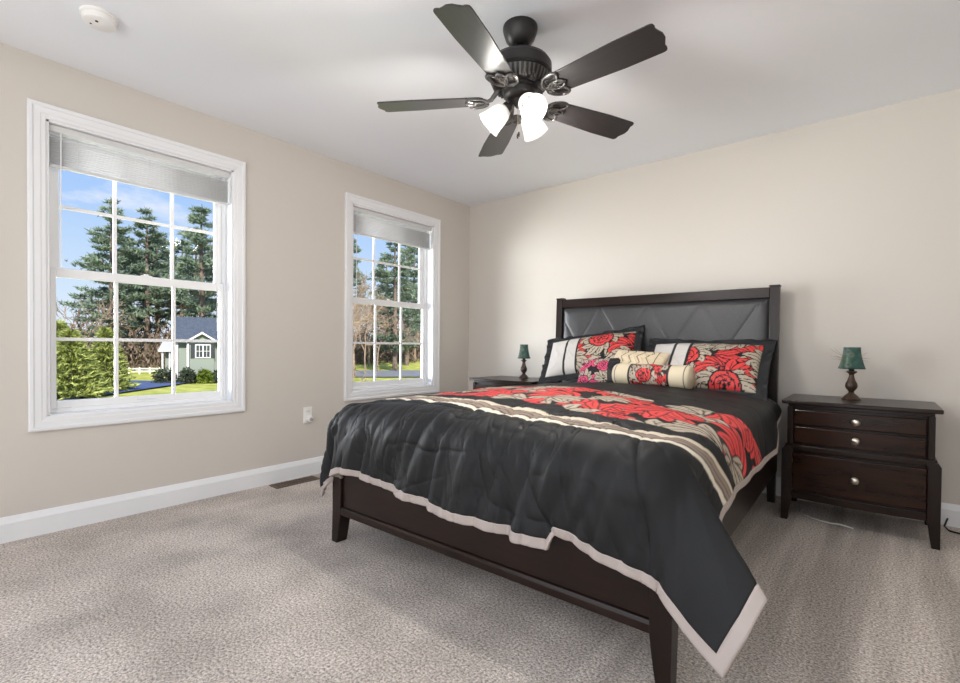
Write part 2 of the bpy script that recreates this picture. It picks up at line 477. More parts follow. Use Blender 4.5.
def make_window(yc, name, lab):
    w = bpy.data.objects.new(name, None); COL.objects.link(w); w.location = (0, yc, 0); struct(w, lab)
    # casing: mitred moulding, profile (out from wall, across)
    prof = [(0, 0), (.017, 0), (.020, .006), (.020, .018), (.015, .024), (.014, .048), (.011, .054), (.010, .068), (.006, .0735), (0, .0735)]
    hw, z0, z1 = .5355, .533, 2.205
    P = np.zeros((5, len(prof), 3))
    for i, (sy, sz) in enumerate([(-1, 0), (1, 0), (1, 1), (-1, 1), (-1, 0)]):
        for j, (d, t) in enumerate(prof):
            P[i, j] = (d, sy * (hw - t), (z0 + t) if sz == 0 else (z1 - t))
    MB().grid(P).build('casing', m_trim, w)
    jb = MB(); jh, ja, jt = .462, .60, 2.132
    for (a, b_) in (((-.14, -jh, ja - .002), (0.001, -jh + .010, jt + .002)), ((-.14, jh - .010, ja - .002), (0.001, jh, jt + .002)),
                    ((-.14, -jh, jt - .010), (0.001, jh, jt + .002)), ((-.14, -jh, ja - .002), (0.001, jh, ja + .010))):
        jb.box(a, b_)
    jb.build('jamb', m_trim, w)
    def frame(mb, x0, x1, ay, az0, az1, by, bz0, bz1):
        mb.box((x0, -ay, az0), (x1, -by, az1)).box((x0, by, az0), (x1, ay, az1))
        mb.box((x0, -by, az0), (x1, by, bz0)).box((x0, -by, bz1), (x1, by, az1))
        return mb
    f = frame(MB(), -.15, -.085, .452, .61, 2.122, .437, .632, 2.10)
    f.build('frame', m_vinyl, w, bevel=.003)
    up = frame(MB(), -.147, -.122, .436, 1.345, 2.10, .393, 1.392, 2.055)
    us = up.build('upper_sash', m_vinyl, w, bevel=.003)
    lo = frame(MB(), -.118, -.092, .436, .632, 1.387, .412, .672, 1.338)
    ls = lo.build('lower_sash', m_vinyl, w, bevel=.003)
    def munt(x, hy, z0_, z1_, par):
        m = MB(); zm = (z0_ + z1_) / 2
        for y in (-.147, .147): m.box((x - .006, y - .009, z0_ - .003), (x + .006, y + .009, z1_ + .003))
        m.box((x - .005, -hy - .003, zm - .009), (x + .005, hy + .003, zm + .009))
        m.build('muntins', m_vinyl, par)
        MB().box((x - .004, -hy - .004, z0_ - .004), (x - .001, hy + .004, z1_ + .004)).build('glass_pane', m_glass, par)
    munt(-.134, .393, 1.392, 2.055, us); munt(-.105, .412, .672, 1.338, ls)
    lk = MB().box((-.094, -.03, 1.386), (-.100, .03, 1.395)).box((-.100, -.012, 1.386), (-.112, .012, 1.402))
    lk.build('sash_lock', m_vinyl, ls, bevel=.002)
    tl_ = MB().box((-.092, -.05, .652), (-.080, .05, .660)); tl_.build('lift_rail', m_vinyl, ls, bevel=.002)
    return w
for (yc, nm), lab in zip(WIN, ('left double hung white window nearest the camera', 'right double hung white window nearest the corner')):
    make_window(yc, nm, lab)

def make_blind(yc, label):
    t = thing('window_blind', label, 'blind', (-.045, yc, 2.12), group='raised blinds in the window heads')
    hw = .448
    MB().box((-.022, -hw, -.032), (.022, hw, .0)).build('headrail', m_slat, t, bevel=.002)
    n = 12
    for i in range(n):
        z = -.064 - i * .0120; P = np.zeros((2, 6, 3))
        for j in range(6):
            q = j / 5 * 2 - 1
            for k, y in enumerate((-hw + .004, hw - .004)):
                P[k, j] = (q * .0095, y, z + .0040 * (1 - q * q) - q * .0080)
        s = MB().grid(P).build('slat', m_slat, t, smooth=True)
        so = s.modifiers.new('thick', 'SOLIDIFY'); so.thickness = .0012
    MB().box((-.013, -hw + .002, -.214), (.013, hw - .002, -.199)).build('bottom_rail', m_slat, t, bevel=.003)
    for y in (-.33, 0, .33):
        MB().tube([(.0145, y, -.03), (.0145, y, -.20)], .0011, 5).build('ladder_cord', m_slat, t)
    MB().tube([(.018, -.40, -.03), (.020, -.402, -.4), (.018, -.40, -.74)], .0026, 6).build('tilt_wand', m_vinyl, t)
    MB().tube([(.018, .37, -.03), (.019, .372, -.5), (.018, .37, -1.05)], .0014, 5).build('lift_cord', m_slat, t)
    return t
make_blind(WIN[0][0], 'raised white mini blind in the larger looking window at left, nearest the camera')
make_blind(WIN[1][0], 'raised white mini blind in the window nearest the room corner')

# ------------------------------------------------------------------ bed
BO = (1.977, -.095, 0.0); BR = math.radians(1.1)
bed = thing('bed', 'dark espresso wooden queen bed with a padded charcoal headboard', 'bed', BO, BR)
def rake(z): return -.085 + .045 * ((z - .3) / 1.1)      # headboard leans back slightly
hb_x, hb_w = .816, .054
for s in (-1, 1):
    m = MB(); zs = [0, .12, .3, .7, 1.1, 1.392]
    P = []
    for z in zs:
        y = rake(z); w0 = hb_w - (0 if z > .2 else .012 * (1 - z / .2))
        P.append([(s * hb_x, y - .03, z), (s * (hb_x - w0), y - .03, z), (s * (hb_x - w0), y + .025, z), (s * hb_x, y + .025, z), (s * hb_x, y - .03, z)])
    m.grid(np.array(P)); m.add(P[-1][:4], [(0, 1, 2, 3)]).add(P[0][:4], [(0, 1, 2, 3)])
    m.build('headboard_post', m_woodz, bed, bevel=.004)
    MB().box((s * hb_x - .006 if s > 0 else -hb_x - .004, rake(1.39) - .036, 1.390), (s * hb_x + .004 if s > 0 else -hb_x + hb_w + .006 - .002, rake(1.39) + .03, 1.400)) if False else None
    xa, xb = (hb_x - hb_w - .004, hb_x + .004) if s > 0 else (-hb_x - .004, -hb_x + hb_w + .004)
    MB().box((xa, rake(1.39) - .034, 1.390), (xb, rake(1.39) + .029, 1.401)).build('post_cap', m_woodz, bed, bevel=.003)
tr_ = MB().hexa([(-hb_x + hb_w, rake(1.318) - .026, 1.318), (hb_x - hb_w, rake(1.318) - .026, 1.318), (hb_x - hb_w, rake(1.318) + .012, 1.318), (-hb_x + hb_w, rake(1.318) + .012, 1.318),
                 (-hb_x + hb_w, rake(1.388) - .026, 1.388), (hb_x - hb_w, rake(1.388) - .026, 1.388), (hb_x - hb_w, rake(1.388) + .012, 1.388), (-hb_x + hb_w, rake(1.388) + .012, 1.388)])
tr_.build('top_rail', m_wood, bed, bevel=.004)
# upholstered panel with diamond seams
nx, nz = 240, 130
x = np.linspace(-hb_x + hb_w, hb_x - hb_w, nx); z = np.linspace(.42, 1.318, nz)
X, Z = np.meshgrid(x, z, indexing='ij')
per = .380; ph0 = 1.555 - 1.977
d1 = np.abs(((X - ph0) - (1.312 - Z) * .62 + per / 2) % per - per / 2); d2 = np.abs(((X - ph0) + (1.312 - Z) * .62 + per / 2) % per - per / 2)
d = np.minimum(d1, d2) * .85
puff = .0055 * (1 - np.exp(-d / .0045)) + .004 * np.minimum(d / .09, 1)
ed = np.minimum(np.minimum(X - x[0], x[-1] - X), 1.318 - Z)
puff = (puff + .018) * (1 - np.exp(-np.maximum(ed - .004, 0) / .018))
Y = rake(Z) - .004 - puff
MB().grid(np.stack([X, Y, Z], 2)).build('upholstered_panel', m_vinyl_dark, bed, smooth=True)
MB().hexa([(-hb_x + .02, rake(.3), .3), (hb_x - .02, rake(.3), .3), (hb_x - .02, rake(.3) + .015, .3), (-hb_x + .02, rake(.3) + .015, .3),
           (-hb_x + .02, rake(1.33), 1.33), (hb_x - .02, rake(1.33), 1.33), (hb_x - .02, rake(1.33) + .015, 1.33), (-hb_x + .02, rake(1.33) + .015, 1.33)]).build('back_panel', m_wood, bed)
# footboard
FY = -2.275; fx = .83
for s in (-1, 1):
    zs = [0, .05, .10, .145, .19, .53]; P = []
    for z_ in zs:
        k = max(0, 1 - z_ / .145)
        wd = .066 - .022 * k ** 1.2; out = fx
        P.append([(s * out, FY - .004 * k, z_), (s * (out - wd), FY - .004 * k, z_), (s * (out - wd), FY + .066 - .01 * k, z_), (s * out, FY + .066 - .01 * k, z_), (s * out, FY - .004 * k, z_)])
    m = MB().grid(np.array(P)); m.add(P[-1][:4], [(0, 1, 2, 3)]).add(P[0][:4], [(0, 1, 2, 3)])
    m.build('leg', m_woodz, bed, bevel=.004)
MB().box((-fx + .064, FY + .014, .17), (fx - .064, FY + .040, .515)).build('footboard_panel', m_wood, bed, bevel=.003)
ml = MB().prism([(FY + .002, .142), (FY + .05, .142), (FY + .05, .192), (FY + .018, .192), (FY + .016, .184), (FY + .006, .180), (FY + .002, .168)], 0, -fx + .064, fx - .064)
ml.build('bottom_rail', m_wood, bed, bevel=.002)
for s in (-1, 1):
    MB().box((s * .812 - .013, FY + .06, .20), (s * .812 + .013, -.11, .385)).build('side_rail', m_wood, bed, bevel=.004)
for k in range(6):
    yy = -.35 - k * .34
    MB().box((-.80, yy - .045, .300), (.80, yy + .045, .322)).build('slat', m_wood, bed)

mt = MB().box((-.762, -2.155, .324), (.762, -.140, .650)).build('mattress', m_mattress, bevel=.03)
mt.location = BO; mt.rotation_euler = (0, 0, BR)
tag(mt, 'queen mattress hidden under the black comforter', 'mattress')

# ------------------------------------------------------------------ comforter
WI, VF, VH = .765, 2.170, .30          # inner half width, foot fold start, head edge
def lerp_tab(x, tab):
    t = np.array(tab); return np.interp(x, t[:, 0], t[:, 1])
nL, nT, nR, nV, nF = 50, 330, 60, 400, 84
cu = np.concatenate([-1 - np.linspace(1, 0, nL, endpoint=False), np.linspace(-1, 1, nT), 1 + np.linspace(0, 1, nR + 1)[1:]])
cv = np.concatenate([np.linspace(0, 1, nV), 1 + np.linspace(0, 1, nF + 1)[1:]])
CU, CV = np.meshgrid(cu, cv, indexing='ij')
vin = VH + np.clip(CV, 0, 1) * (VF - VH)
inx = np.clip(CU, -1, 1) * WI * (1 - .07 * np.clip((.85 - vin) / .25, 0, 1) * (CU < 0))
right = CU > 0
# drop lengths (arc) by position; hem heights follow the photo
zrim = .69
sideL_R = lerp_tab(vin, [(.30, .14), (.55, .19), (.80, .31), (1.02, .30), (1.3, .295), (1.85, .295), (2.0, .32), (2.10, .38), (2.17, .42)])
sideL_L = lerp_tab(vin, [(.30, .30), (1.5, .32), (2.17, .34)])
footL = lerp_tab(inx, [(-.765, .43), (-.70, .408), (-.60, .408), (-.35, .45), (-.10, .472), (-.05, .478), (-.02, .488), (.25, .478), (.455, .480), (.475, .425), (.53, .425), (.64, .452), (.765, .465)])
la = np.where(right, sideL_R, sideL_L) * np.maximum(np.abs(CU) - 1, 0)
lb = footL * np.maximum(CV - 1, 0)
s = np.hypot(la, lb)
phi = np.arctan2(lb, np.maximum(la, 1e-9)); phi = np.where(s < 1e-6, 0, phi)
phid = np.degrees(phi)
rho = .10 + .06 * np.sin(phi) ** 2
tauR = lerp_tab(phid, [(0, 11), (14, 22), (30, 44), (40, 37), (48, 28), (60, 16), (75, 6), (90, 3)])
tauL = lerp_tab(phid, [(0, 8), (25, 16), (45, 12), (58, 5), (72, -4), (82, 1), (90, 3)])
tau = np.radians(np.where(right, tauR, tauL))
thm = PI / 2 - tau
th = np.minimum(s / rho, thm)
rest = np.maximum(s - rho * thm, 0)
out = rho * np.sin(th) + rest * np.sin(tau)
down = rho * (1 - np.cos(th)) + rest * np.cos(tau)
sg = np.where(right, 1.0, -1.0)
px_ = inx + sg * out * np.cos(phi)
py_ = -vin - out * np.sin(phi)
un = np.clip(CU, -1, 1)
headfade = np.clip((vin - VH) / .5, 0, 1)
crown = (.062 * (1 - un ** 2)) * (1 - .45 * np.clip((vin - 1.6) / .57, 0, 1) ** 2)
ztop = zrim + crown - .012 * (1 - headfade) + .004 * un
pz_ = ztop - down
fu = inx + sg * la; fv = vin + lb          # flat cloth coordinates
Pc = np.stack([px_, py_, pz_], 2)
def normals(P):
    a = np.gradient(P, axis=0); b_ = np.gradient(P, axis=1)
    n = np.cross(a, b_); return n / (np.linalg.norm(n, axis=2, keepdims=True) + 1e-9)
N = normals(Pc)
if N[nL + nT // 2, nV // 2, 2] < 0: N = -N
hang = np.clip(s / .22, 0, 1)
topw = 1 - hang
disp = .0060 * vnoise(fu * 3.1 + 4, fv * 3.4, 1) * topw + .0025 * vnoise(fu * 9, fv * 8 + 3, 2)
def crease(ang, f, asp, sd, w):
    """narrow valley lines running along angle ang"""
    p = (-fu * math.sin(ang) + fv * math.cos(ang)) * f; q = (fu * math.cos(ang) + fv * math.sin(ang)) * f * asp
    p = p + .3 * vnoise(q * .9 + sd, p * .4, sd + 50)
    return np.exp(-np.abs(vnoise(q, p, sd)) / w) * np.clip(vnoise(q * .9 + 7, p * .7, sd + 80) * 1.6 + .45, 0, 1)
foot = np.sin(phi) ** 2 * hang
drift = fu + .25 * (fv - VF)
disp += foot * (.010 * vnoise(drift * 7.5 + 2, fv * 1.4, 3) + .006 * vnoise(drift * 17 + 1, fv * 2.6, 4) + .0035 * vnoise(drift * 31 + 1, fv * 5, 8))
side = np.cos(phi) ** 2 * hang
disp += side * .006 * vnoise(fv * 7 + 3, fu * 2, 7)
zone = np.clip((fv - 1.80) / .25, 0, 1)
zone = zone * (1 - .55 * np.clip((fu - .55) / .25, 0, 1))
disp -= zone * (.0085 * crease(1.30, 6, .22, 9, .12) + .0080 * crease(1.85, 6, .22, 10, .12) + .0060 * crease(.85, 6, .25, 12, .10) + .0040 * crease(1.5, 14, .18, 16, .16))
disp -= zone * (.0040 * crease(1.35, 15, .16, 101, .07) + .0034 * crease(1.0, 17, .16, 102, .07) + .0034 * crease(1.8, 17, .16, 103, .07) + .0022 * crease(1.2, 34, .14, 104, .12))
disp -= zone * (.006 * crease(.15, 5, .25, 18, .07) + .005 * crease(-.35, 7, .3, 23, .09))
disp -= zone * .005 * np.exp(-np.abs(vnoise(fu * 7 + 2 * vnoise(fu * 3, fv * 3, 71), fv * 6, 72)) / .09) * np.clip(vnoise(fu * 2.5, fv * 2.5, 73) * 2 + .2, 0, 1)
rad = np.arctan2(fv - 1.55, fu - .15)
disp += foot * .007 * vnoise(rad * 11, fv * 2.2 + 4, 61) + foot * .004 * vnoise(rad * 23, fv * 3.0, 62)
disp -= (1 - zone) * (.0030 * crease(.5, 8, .3, 14, .12) + .0025 * crease(1.2, 9, .3, 15, .12))
# pleat where the left corner folds under the foot face
pl = np.exp(-((phid - 74) / 9) ** 2) * np.clip((s - .05) / .2, 0, 1) * (~right)
disp -= .028 * pl
pr = np.exp(-((phid - 24) / 10) ** 2) * np.clip((s - .08) / .2, 0, 1) * right
disp *= 1.15 + .35 * zone * (1 - np.clip((s - (np.hypot(sideL_R, footL) * .9)) / .1, 0, 1))
disp *= 1 - .75 * np.clip(np.sin(2 * phi) * hang * 1.4, 0, 1) * right
Pc = Pc + N * disp[..., None]

def comf_colours(u, v):
    c = np.tile(np.array(lin(22, 23, 25)[:3]), u.shape + (1,))
    us = np.clip(u, -1.2, 1.2)
    edge = lerp_tab(us, [(-1.1, 1.95), (-.765, 1.985), (-.2, 2.085), (.3, 2.165), (.6, 2.20), (.74, 2.20), (.85, 2.14), (1.0, 1.99), (1.1, 1.92)])   # foot side edge of the striped band
    q = edge - v                                                       # distance from it towards the head
    cream = np.array(lin(214, 202, 182)[:3]); white = np.array(lin(232, 224, 208)[:3]); taupe = np.array(lin(150, 134, 122)[:3]); thin = np.array(lin(92, 78, 70)[:3])
    for a, b_, col in ((0, .036, white), (.036, .050, thin), (.050, .072, taupe), (.072, .079, thin), (.079, .104, taupe), (.104, .111, thin), (.111, .140, cream)):
        c[(q >= a) & (q < b_)] = col
    q0 = .235
    far = lerp_tab(us, [(-1.1, .84), (-.6, .92), (.0, .90), (.6, .84), (1.1, .74)])
    fl = (q > q0) & (q < far)
    # ragged ends where the motifs stop
    wob = .03 * vnoise(us * 9, v * 9, 30)
    fl = (q > q0 + wob) & (q < far + wob)
    col = FLORAL_BED.sample(u + 5, v + 5)
    c[fl] = col[fl]
    return c
colc = sum(comf_colours(fu + du, fv + dv) for du in (-.0022, 0, .0022) for dv in (-.0022, 0, .0022)) / 9.0
def sub_grid(P, C, mask, name, material, parent, thick):
    """mesh of the grid faces where mask (per face) is true"""
    n, m = P.shape[:2]
    fi, fj = np.nonzero(mask)
    q = np.stack([fi * m + fj, fi * m + fj + 1, (fi + 1) * m + fj + 1, (fi + 1) * m + fj], 1)
    used, inv = np.unique(q.ravel(), return_inverse=True)
    me = bpy.data.meshes.new(name)
    me.from_pydata(P.reshape(-1, 3)[used].tolist(), [], inv.reshape(-1, 4).tolist()); me.update()
    me.polygons.foreach_set('use_smooth', [True] * len(me.polygons))
    if C is not None: paint(me, C.reshape(-1, 3)[used])
    me.materials.append(material)
    o = bpy.data.objects.new(name, me); COL.objects.link(o)
    if parent: o.parent = parent
    so = o.modifiers.new('thick', 'SOLIDIFY'); so.thickness = thick; so.offset = 0
    return o
nu_, nv_ = CU.shape
hemmask = np.zeros((nu_ - 1, nv_ - 1), bool)
hemmask[:5, :] = True; hemmask[-5:, :] = True; hemmask[:, -6:] = True
comf = sub_grid(Pc, colc, ~hemmask, 'comforter', m_comf, None, .012)
comf.location = BO; comf.rotation_euler = (0, 0, BR)
tag(comf, 'black comforter with red and cream floral band draped over the bed', 'comforter')
hem = sub_grid(Pc, None, hemmask, 'hem', m_hem, comf, .014)
hem['label'] = 'pale satin border along the comforter edge'

# ------------------------------------------------------------------ pillows
def pillow_thing(name, label, cat, w, h, t, flange, colf, loc, lean, roll, yaw, mat_, group=None, n=170, m=110, seed=1, wr=.004, power=2.4):
    a = np.linspace(-1, 1, n); c = np.linspace(-1, 1, m)
    A, C = np.meshgrid(a, c, indexing='ij')
    x = A * w / 2; z = C * h / 2
    ix = w / 2 - flange; iz = h / 2 - flange
    ax = np.clip(np.abs(x) / ix, 0, 1); az = np.clip(np.abs(z) / iz, 0, 1)
    prof = (np.maximum(1 - ax ** power, 0) * np.maximum(1 - az ** power, 0)) ** .5
    # outline pulled in between the corners
    x2 = x * (1 - .035 * (1 - C ** 2)); z2 = z * (1 - .06 * (1 - A ** 2))
    wv = vnoise(A * 3 + seed, C * 3, seed) * .6 + vnoise(A * 7 + seed, C * 6, seed + 1) * .4
    cr_ = np.exp(-np.abs(vnoise(A * 4 + C * 2 + seed, C * 2 - A, seed + 3)) / .10)
    front = -(t / 2 * prof + .003) + wr * (wv - 1.2 * cr_) * (.4 + prof)
    back = t / 2 * prof + .003
    if flange > .02:
        fl = np.clip(np.maximum((np.abs(x) - ix), (np.abs(z) - iz)) / flange, 0, 1)
        front = front + fl * .012 * vnoise(A * 8, C * 8, seed + 9); back = back + fl * .012 * vnoise(A * 8, C * 8, seed + 9)
    edge = (np.abs(A) > .999) | (np.abs(C) > .999)
    F = np.stack([x2, front, z2 + h / 2], 2); B = np.stack([x2, back, z2 + h / 2], 2)
    me = bpy.data.meshes.new(name)
    k = n * m
    vs_ = np.concatenate([F.reshape(-1, 3), B.reshape(-1, 3)])
    idx = np.arange(k).reshape(n, m)
    q = np.stack([idx[:-1, :-1], idx[1:, :-1], idx[1:, 1:], idx[:-1, 1:]], -1).reshape(-1, 4)
    qb = q[:, ::-1] + k
    rim = np.concatenate([idx[:, 0], idx[-1, 1:], idx[-2::-1, -1], idx[0, -2:0:-1]])
    r2_ = np.roll(rim, -1)
    qr = np.stack([r2_, rim, rim + k, r2_ + k], -1)
    me.from_pydata(vs_.tolist(), [], np.concatenate([q, qb, qr]).tolist()); me.update()
    me.polygons.foreach_set('use_smooth', [True] * len(me.polygons))
    cols = colf(x, z, ix, iz)
    paint(me, np.concatenate([cols.reshape(-1, 3), np.tile(np.array(lin(44, 45, 47)[:3]), (k, 1)) if flange > .02 else cols.reshape(-1, 3)]))
    me.materials.append(mat_)
    o = bpy.data.objects.new(name, me); COL.objects.link(o)
    o.location = loc
    o.rotation_euler = (Matrix.Rotation(yaw, 3, 'Z') @ Matrix.Rotation(-lean, 3, 'X') @ Matrix.Rotation(roll, 3, 'Y')).to_euler()
    tag(o, label, cat, group)
    return o

def sham_col(shift):
    def f(x, z, ix, iz):
        c = np.tile(np.array(lin(34, 36, 39)[:3]), x.shape + (1,))
        ins = (np.abs(x) < ix) & (np.abs(z) < iz)
        q = (x + ix) / (2 * ix)
        wht = ins & (q < .40); c[wht] = np.array(lin(214, 210, 206)[:3])
        c[ins & (q > .225) & (q < .252)] = np.array(lin(34, 33, 34)[:3])
        c[ins & (q > .375) & (q < .40)] = np.array(lin(34, 33, 34)[:3])
        fl = ins & (q >= .40)
        col = FLORAL_SHAM.sample(x + 3 + shift, z + 3 + shift * .4); c[fl] = col[fl]
        return c
    return f
D = math.radians
pillow_thing('pillow', 'tilted black edged sham, floral and white, on the window side of the headboard', 'pillow',
             .80, .475, .17, .055, sham_col(.0), (1.625, -.530, .745), D(40), D(-10), D(1), m_sham, 'floral shams against the headboard', seed=3)
pillow_thing('pillow', 'level black edged sham, floral and white, nearest the right nightstand', 'pillow',
             .81, .53, .18, .06, sham_col(.2), (2.395, -.575, .675), D(45), D(0.5), D(2), m_sham, 'floral shams against the headboard', seed=12)
def cream_col(x, z, ix, iz):
    c = np.tile(np.array(lin(222, 206, 176)[:3]), x.shape + (1,))
    zz = np.abs(((z * 1.0 + 5) % .10) - .05)
    for k in (-.115, -.05, .015, .08):
        c[np.abs(x - k - .75 * zz) < .0032] = np.array(lin(66, 54, 46)[:3])
    c[np.abs(x - .145) < .003] = np.array(lin(120, 100, 80)[:3])
    return c
pillow_thing('cushion', 'cream cushion stitched with dark zigzag lines between the two shams', 'cushion',
             .40, .27, .12, .0, cream_col, (1.985, -.60, .745), D(38), D(3), D(-6), m_sham, seed=22, n=130, m=100, power=2.0)
def pink_col(x, z, ix, iz):
    c = FLORAL_PINK.sample(x * 1.0 + 2, z + 2).copy()
    c[x > .055] = np.array(lin(40, 40, 42)[:3])
    return c
pillow_thing('cushion', 'small pink and black floral cushion in front of the window side sham', 'cushion',
             .33, .23, .11, .0, pink_col, (1.80, -.66, .725), D(40), D(-5), D(8), m_sham, seed=31, n=130, m=100, power=2.0)
# neck roll
t = thing('bolster_cushion', 'cylindrical cream neck roll with a red floral middle, foremost on the bed', 'cushion', (2.18, -.70, .805), D(-3))
n, m = 110, 48
L = .50; xs = np.linspace(-L / 2, L / 2, n)
R_ = .078 * np.minimum(1, np.sqrt(np.clip((L / 2 - np.abs(xs)) / .03, 0, 1)) * .22 + .78)
R_ = np.where(np.abs(np.abs(xs) - L / 2) < 1e-6, .001, R_)
ang = np.linspace(0, 2 * PI, m)
Xg = np.repeat(xs[:, None], m, 1); A = np.repeat(ang[None], n, 0)
rr = R_[:, None] * (1 + .03 * vnoise(Xg * 18, np.cos(A) * 1.5 + 3, 41))
G = np.stack([Xg, rr * np.cos(A), rr * np.sin(A) * .96], 2)
mb = MB().grid(G); o = mb.build('roll', m_sham, t, smooth=True)
cc = np.tile(np.array(lin(222, 208, 180)[:3]), (n, m, 1))
mid = np.abs(xs + .0) < .118; cc[mid] = FLORAL_SMALL.sample(Xg + 4, A * .078 + 4)[mid]
for a_, b_ in ((-.135, -.118), (.118, .135), (.218, .226), (-.226, -.218)): cc[(xs > a_) & (xs < b_)] = np.array(lin(40, 36, 34)[:3])
paint(o.data, cc.reshape(-1, 3))

# ------------------------------------------------------------------ nightstands
def make_nightstand(label, loc):
    t = thing('nightstand', label, 'nightstand', loc, 0, 'matching nightstands')
    # local: x across, y = 0 at the back, negative towards the room
    uw, lw, dp = .312, .340, .455
    def bow(x, hw, amt=.028): return -amt * (1 - (x / hw) ** 2)
    N_ = 24
    def slab(hw, y0, y1, z0, z1, amt, name, material, bev=.003, xa=None, xb=None, ref=None):
        xa = -hw if xa is None else xa; xb = hw if xb is None else xb; ref = ref or hw
        pts = [(x_, y1 + bow(x_, ref, amt)) for x_ in np.linspace(xa, xb, N_)] + [(xb, y0), (xa, y0)]
        return MB().prism(pts, 2, z0, z1).build(name, material, t, bevel=bev)
    slab(.338, 0, -dp - .024, .672, .694, .024, 'top', m_wood, .005)
    slab(.31, 0, -dp + .012, .652, .672, .026, 'cornice', m_wood, .003)
    slab(.300, -.01, -dp + .022, .425, .655, .026, 'upper_case', m_woodz, .003)
    slab(.322, -.01, -dp + .004, .405, .440, .026, 'waist_moulding', m_wood, .006)
    slab(.322, -.01, -dp + .022, .140, .412, .026, 'lower_case', m_woodz, .003)
    slab(.285, -dp + .10, -dp + .012, .128, .168, .026, 'apron', m_wood, .003, ref=.322)
    for sx in (-1, 1):
        # upper stiles
        P = [(sx * .312, 0), (sx * .280, 0), (sx * .280, -dp), (sx * .312, -dp)]
        MB().prism([(sx * .285, -dp + .04), (sx * .312, -dp + .04), (sx * .312, -dp + .004), (sx * .285, -dp + .0)], 2, .440, .655).build('stile', m_woodz, t, bevel=.003)
        for front in (0, 1):
            zs = [0, .06, .12, .17, .405, .425]; PP = []
            for z_ in zs:
                k = max(0, 1 - z_ / .15); wd = .052 - .020 * k
                ex = .336 - (.012 if z_ > .41 else 0)
                if front: ya, yb = -dp - .006, -dp + .050 - .014 * k
                else: ya, yb = -.055 + .012 * k, -.002
                PP.append([(sx * ex, ya, z_), (sx * (ex - wd), ya, z_), (sx * (ex - wd), yb, z_), (sx * ex, yb, z_), (sx * ex, ya, z_)])
            mm = MB().grid(np.array(PP)); mm.add(PP[-1][:4], [(0, 1, 2, 3)]).add(PP[0][:4], [(0, 1, 2, 3)])
            mm.build('leg', m_woodz, t, bevel=.004)
    kn = [(0, -.030), (.008, -.030), (.014, -.026), (.017, -.020), (.016, -.014), (.010, -.010), (.006, -.006), (.006, .002), (.009, .003), (0, .003)]
    for z0, z1, hw in ((.556, .640, .278), (.452, .545, .278), (.182, .392, .284)):
        d = slab(hw, -dp + .05, -dp + .003, z0, z1, .026, 'drawer', m_drawer, .006, ref=.322)
        pts = []
        yk = -dp + .003 + bow(0, .322, .026)
        MB().lathe([(r_ * 1.25, z_ * 1.1) for r_, z_ in kn], 20, (0, yk + .003, (z0 + z1) / 2), Matrix.Rotation(-PI / 2, 3, 'X').to_3x3()).build('knob', m_nickel, d, smooth=True)
    return t
make_nightstand('three drawer dark wood nightstand to the right of the bed', (3.203, -.035, 0))
make_nightstand('three drawer dark wood nightstand in the corner behind the bed', (.790, -.030, .005))

# ------------------------------------------------------------------ small lamps
m_lampbase = mat('lamp_base_bronze', lin(58, 44, 36), 0.3, col2=lin(80, 62, 50), nscale=30, metal=.3)
m_shade, nt, b = new_mat('peacock_shade')
tc = nt.nodes.new('ShaderNodeTexCoord'); vo = nt.nodes.new('ShaderNodeTexVoronoi'); vo.inputs['Scale'].default_value = 24
no = nt.nodes.new('ShaderNodeTexNoise'); no.inputs['Scale'].default_value = 22; no.inputs['Detail'].default_value = 5
nt.links.new(tc.outputs['Object'], vo.inputs['Vector']); nt.links.new(tc.outputs['Object'], no.inputs['Vector'])
r1 = nt.nodes.new('ShaderNodeValToRGB'); cr = r1.color_ramp
cr.elements[0].position = .0; cr.elements[0].color = lin(14, 20, 40); cr.elements[1].position = 1; cr.elements[1].color = lin(20, 62, 60)
for p_, c_ in ((.16, lin(20, 60, 110)), (.3, lin(130, 110, 50)), (.42, lin(30, 92, 70)), (.6, lin(14, 50, 44))):
    e = cr.elements.new(p_); e.color = c_
nt.links.new(vo.outputs['Distance'], r1.inputs[0])
r2 = nt.nodes.new('ShaderNodeValToRGB'); r2.color_ramp.elements[0].position = .35; r2.color_ramp.elements[0].color = lin(16, 46, 44); r2.color_ramp.elements[1].position = .65; r2.color_ramp.elements[1].color = lin(52, 104, 92)
nt.links.new(no.outputs['Fac'], r2.inputs[0])
mx = nt.nodes.new('ShaderNodeMixRGB'); mx.inputs[0].default_value = .5
nt.links.new(r1.outputs[0], mx.inputs[1]); nt.links.new(r2.outputs[0], mx.inputs[2]); nt.links.new(mx.outputs[0], b.inputs['Base Color'])
b.inputs['Roughness'].default_value = .45; b.inputs['Sheen Weight'].default_value = .3
m_feather = mat('feather_barb', lin(150, 132, 108), .7)

